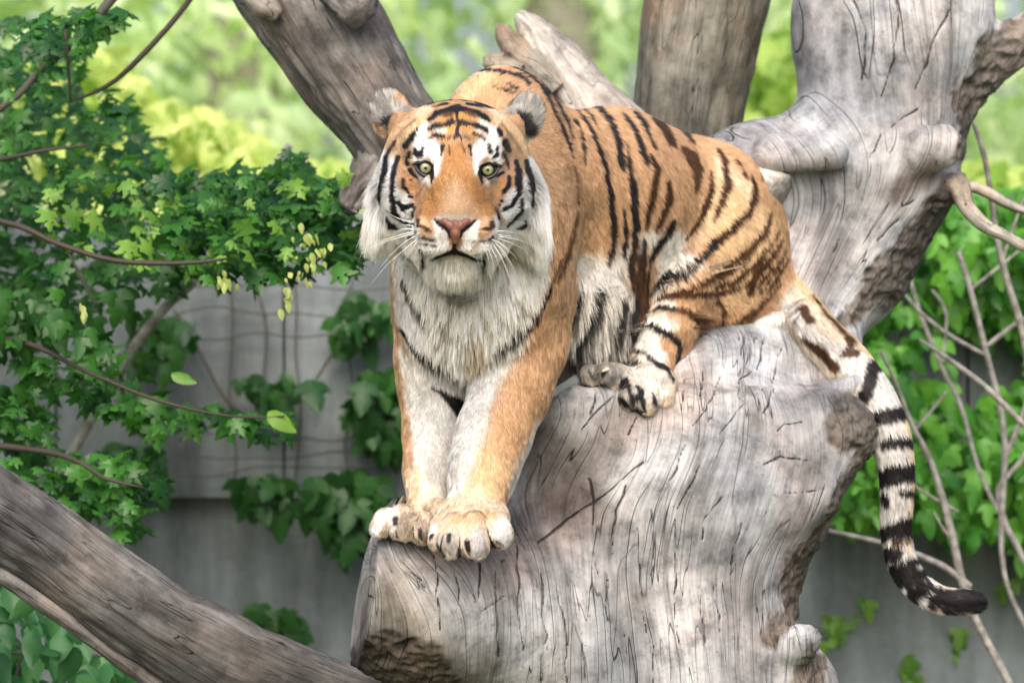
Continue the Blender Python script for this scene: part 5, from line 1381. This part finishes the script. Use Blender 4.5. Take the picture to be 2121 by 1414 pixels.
# bare saplings in front of the wall
for k, (lab, lines) in enumerate([
    ('bare grey forked sapling standing behind the tiger\'s hanging tail', [
        [(2400, 2100, 1.3, 18), (2180, 1600, 1.3, 14), (2090, 1414, 1.3, 11), (2040, 1320, 1.3, 11), (2000, 1230, 1.3, 12), (1965, 1080, 1.3, 11), (1930, 960, 1.3, 9), (1890, 880, 1.3, 8), (1850, 780, 1.3, 6), (1825, 728, 1.3, 5)],
        [(2010, 1215, 1.3, 10), (1950, 1170, 1.3, 9), (1850, 1130, 1.3, 7), (1770, 1110, 1.3, 6), (1715, 1098, 1.3, 5)], [(1895, 890, 1.3, 5), (1930, 850, 1.3, 4), (1960, 810, 1.3, 3)], [(1985, 1130, 1.3, 6), (1950, 1090, 1.3, 5), (1935, 1060, 1.3, 3)],
        [(1985, 1060, 1.3, 5), (1900, 1010, 1.3, 4), (1880, 980, 1.3, 3)]]),
    ('tall bare grey sapling crossing the creeper at the right edge', [
        [(2500, 2100, 1.7, 16), (2250, 1500, 1.7, 11), (2121, 1290, 1.7, 8), (2075, 1150, 1.7, 8), (2080, 900, 1.7, 8), (2040, 720, 1.7, 9), (2010, 600, 1.7, 8), (1985, 520, 1.7, 6)], [(2050, 740, 1.7, 6), (1960, 690, 1.7, 6), (1900, 640, 1.7, 5), (1860, 590, 1.7, 3)],
        [(2080, 950, 1.7, 7), (2121, 850, 1.7, 6), (2160, 700, 1.7, 5)], [(2040, 720, 1.7, 6), (2121, 660, 1.7, 5), (2200, 640, 1.7, 4)], [(2010, 600, 1.7, 5), (2060, 560, 1.7, 5), (2110, 520, 1.7, 3)]]),
    ('pale dead stem leaning across the creeper under the twigs', [
        [(2450, 2000, 1.1, 18), (2250, 1100, 1.1, 12), (2150, 880, 1.1, 10), (2121, 700, 1.1, 10), (2080, 560, 1.1, 10), (2060, 460, 1.1, 9), (2040, 330, 1.1, 8), (2010, 240, 1.1, 6), (1980, 190, 1.1, 4)], [(2121, 880, 1.1, 9), (2040, 800, 1.1, 8), (1960, 740, 1.1, 7), (1900, 700, 1.1, 4)],
        [(2075, 540, 1.1, 5), (2110, 440, 1.1, 4), (2150, 330, 1.1, 3)]]),
    ('thin bare sapling with pale knotty bark between tail and creeper', [
        [(2150, 2100, 2.0, 12), (2200, 1350, 2.0, 9), (2121, 1160, 2.0, 8), (2080, 1080, 2.0, 8), (2070, 1010, 2.0, 8), (2110, 960, 2.0, 6), (2150, 900, 2.0, 4)], [(2090, 1100, 2.0, 6), (2030, 980, 2.0, 6), (1990, 840, 2.0, 6), (1950, 760, 2.0, 6), (1910, 660, 2.0, 7), (1880, 560, 2.0, 4)],
        [(1950, 760, 2.0, 5), (1960, 650, 2.0, 4), (1930, 600, 2.0, 3)]])]):
    b0 = S(lines[0][0][0], 0, lines[0][0][2])
    sp_ = empty('sapling', (b0[0], b0[1], -1.5), lab, 'sapling', 'bare saplings in front of the right-hand wall')
    for q_, l in enumerate(lines): stem('trunk' if q_ == 0 else 'branch', l, M_dead, sp_, 8, .02, .35, k * 7 + q_)

# sunlit creeper mounds and hedge beyond the wall
def mound(label, poly, n, y0, y1, mat, size, kind='creeper', cat='bush', group=None, base=None, singles=60):
    P = scatter_poly(poly, n, y0, y1)
    c = P.mean(0)
    e = empty('bush', (c[0], c[1], -1.5), label, cat, group)
    V, F, W = tube([(c[0], c[1], -1.5), (c[0] + .05, c[1], c[2] * .5 - .7), (c[0], c[1], c[2])], [.05, .04, .015], 8, .1)
    make_mesh('stem', V, F, M_wstem, e)
    put_leaves(e, kind, P, size, mat, (.1, -.2, -.9), (0, -.6, .8), singles, jt=.45, jn=.4)
mound('bright yellow-green sunlit bush showing above the dark maple boughs', [(60, 90), (130, 80), (230, 110), (330, 200), (450, 235), (520, 270), (610, 330), (720, 330), (740, 480), (400, 480), (100, 400), (40, 200)], 2000, 4.6, 5.8, M_hedge, .085)
mound('yellow-green sunlit bush behind the twigs at the right edge', [(1900, 350), (2010, 330), (2121, 345), (2300, 330), (2300, 520), (1700, 520), (1700, 440)], 1000, 4.6, 5.8, M_hedge, .085)
mound('bright green bush showing between the two upright trunks', [(1500, 40), (1560, 70), (1680, 60), (1720, 300), (1500, 300)], 200, 6.5, 8, leaf_material('mid_leaf', (.20, .36, .06), (.42, .56, .14), .5), .14)

# weeping willows far behind
for k, (cx, y0, w_, nst, lab) in enumerate([
    (-120, 13, 620, 150, 'pale green weeping willow far behind the maple boughs at the left edge'),
    (480, 14, 520, 150, 'pale green weeping willow far behind, left of the leaning trunk'),
    (1150, 15, 560, 140, 'pale green weeping willow far behind the tiger\'s shoulders'),
    (1720, 13, 420, 110, 'pale green weeping willow far behind the forked tree top'),
    (2260, 14, 420, 120, 'pale green weeping willow far behind the bare saplings at the right edge'),
    (2900, 15, 560, 110, 'pale green weeping willow beyond the right edge'), (-900, 15, 620, 110, 'pale green weeping willow beyond the left edge')]):
    b0 = S(cx, 0, y0)
    w = empty('willow_tree', (b0[0], y0, -1.5), lab, 'willow tree', 'weeping willows far behind the wall')
    V, F, W_ = tube([(b0[0], y0, -1.5), (b0[0] + .1, y0, 1.0), (b0[0] - .1, y0, 3.2), (b0[0] + .2, y0, 5.2)], [.28, .22, .18, .1], 14, .15, 0, 12, .3, k)
    make_mesh('trunk', V, F, M_dead, w)
    for q_ in range(6):
        a = q_ / 6 * 6.28 + k
        V, F, W_ = tube([(b0[0], y0, 2.2 + q_ * .4), (b0[0] + math.cos(a) * .9, y0 + math.sin(a) * .9, 4.0 + q_ * .3), (b0[0] + math.cos(a) * 1.8, y0 + math.sin(a) * 1.8, 4.4)], [.09, .06, .02], 8, .2)
        make_mesh('branch', V, F, M_wstem, w)
    Ps = []
    for s_ in range(nst):
        x = b0[0] + rng.normal(0, .5) * w_ * .0012 * (D + y0) / D
        yy = y0 + rng.normal(0, 1.0)
        top = 4.8 + rng.random() * 1.2; bot = rng.uniform(-1.0, 2.2)
        m_ = int((top - bot) / .075)
        zz = np.linspace(bot, top, m_)
        Ps.append(np.stack([x + .12 * np.sin(zz * 1.3 + s_) + rng.normal(0, .13, m_), yy + rng.normal(0, .15, m_), zz], 1))
    P = np.concatenate(Ps)
    P = P[(.8 * vnoise(P, .8, 30 + k) + .7 * vnoise(P, 3.0, 50 + k)) > .10]
    put_leaves(w, 'ovate', P, .15, M_willow, (.3, 0, -1), (0, -1, .3), 0, mass='crown', jt=.8, jn=.8)
# a far bank of trees closing the view
for k, (cx, y0, lab) in enumerate([(-300, 26, 'round green tree in the far bank at the left edge'), (420, 28, 'far green tree between the maple boughs and the leaning trunk'), (1100, 27, 'far green tree behind the splintered branch'), (1640, 29, 'far green tree between the upright trunk and the forked top'), (2330, 27, 'green tree in the far bank at the right edge'), (3000, 28, 'green tree in the far bank beyond the right edge'), (3700, 26, 'outermost green tree far beyond the right edge'), (-1000, 28, 'green tree in the far bank beyond the left edge'), (-1700, 26, 'outermost green tree far beyond the left edge')]):
    b0 = S(cx, 0, y0)
    w = empty('tree', (b0[0], y0, -1.5), lab, 'tree', 'far bank of trees')
    V, F, W_ = tube([(b0[0], y0, -1.5), (b0[0], y0, 3)], [.25, .12], 8, .4)
    make_mesh('trunk', V, F, M_wstem, w)
    nn = 260 if -400 < cx < 2400 else 900
    dd_ = rng.normal(0, 1, (nn, 3)); dd_ /= np.linalg.norm(dd_, axis=1)[:, None]
    P = np.array([b0[0], y0, 1.6]) + dd_ * np.array([2.4, 1.5, 2.4]) * (rng.random(nn) ** .4)[:, None]
    put_leaves(w, 'creeper', P, .34, leaf_material('far_leaf', (.34, .52, .24), (.54, .70, .40), .4), (.1, 0, -1), (0, -1, .5), 0, mass='crown')
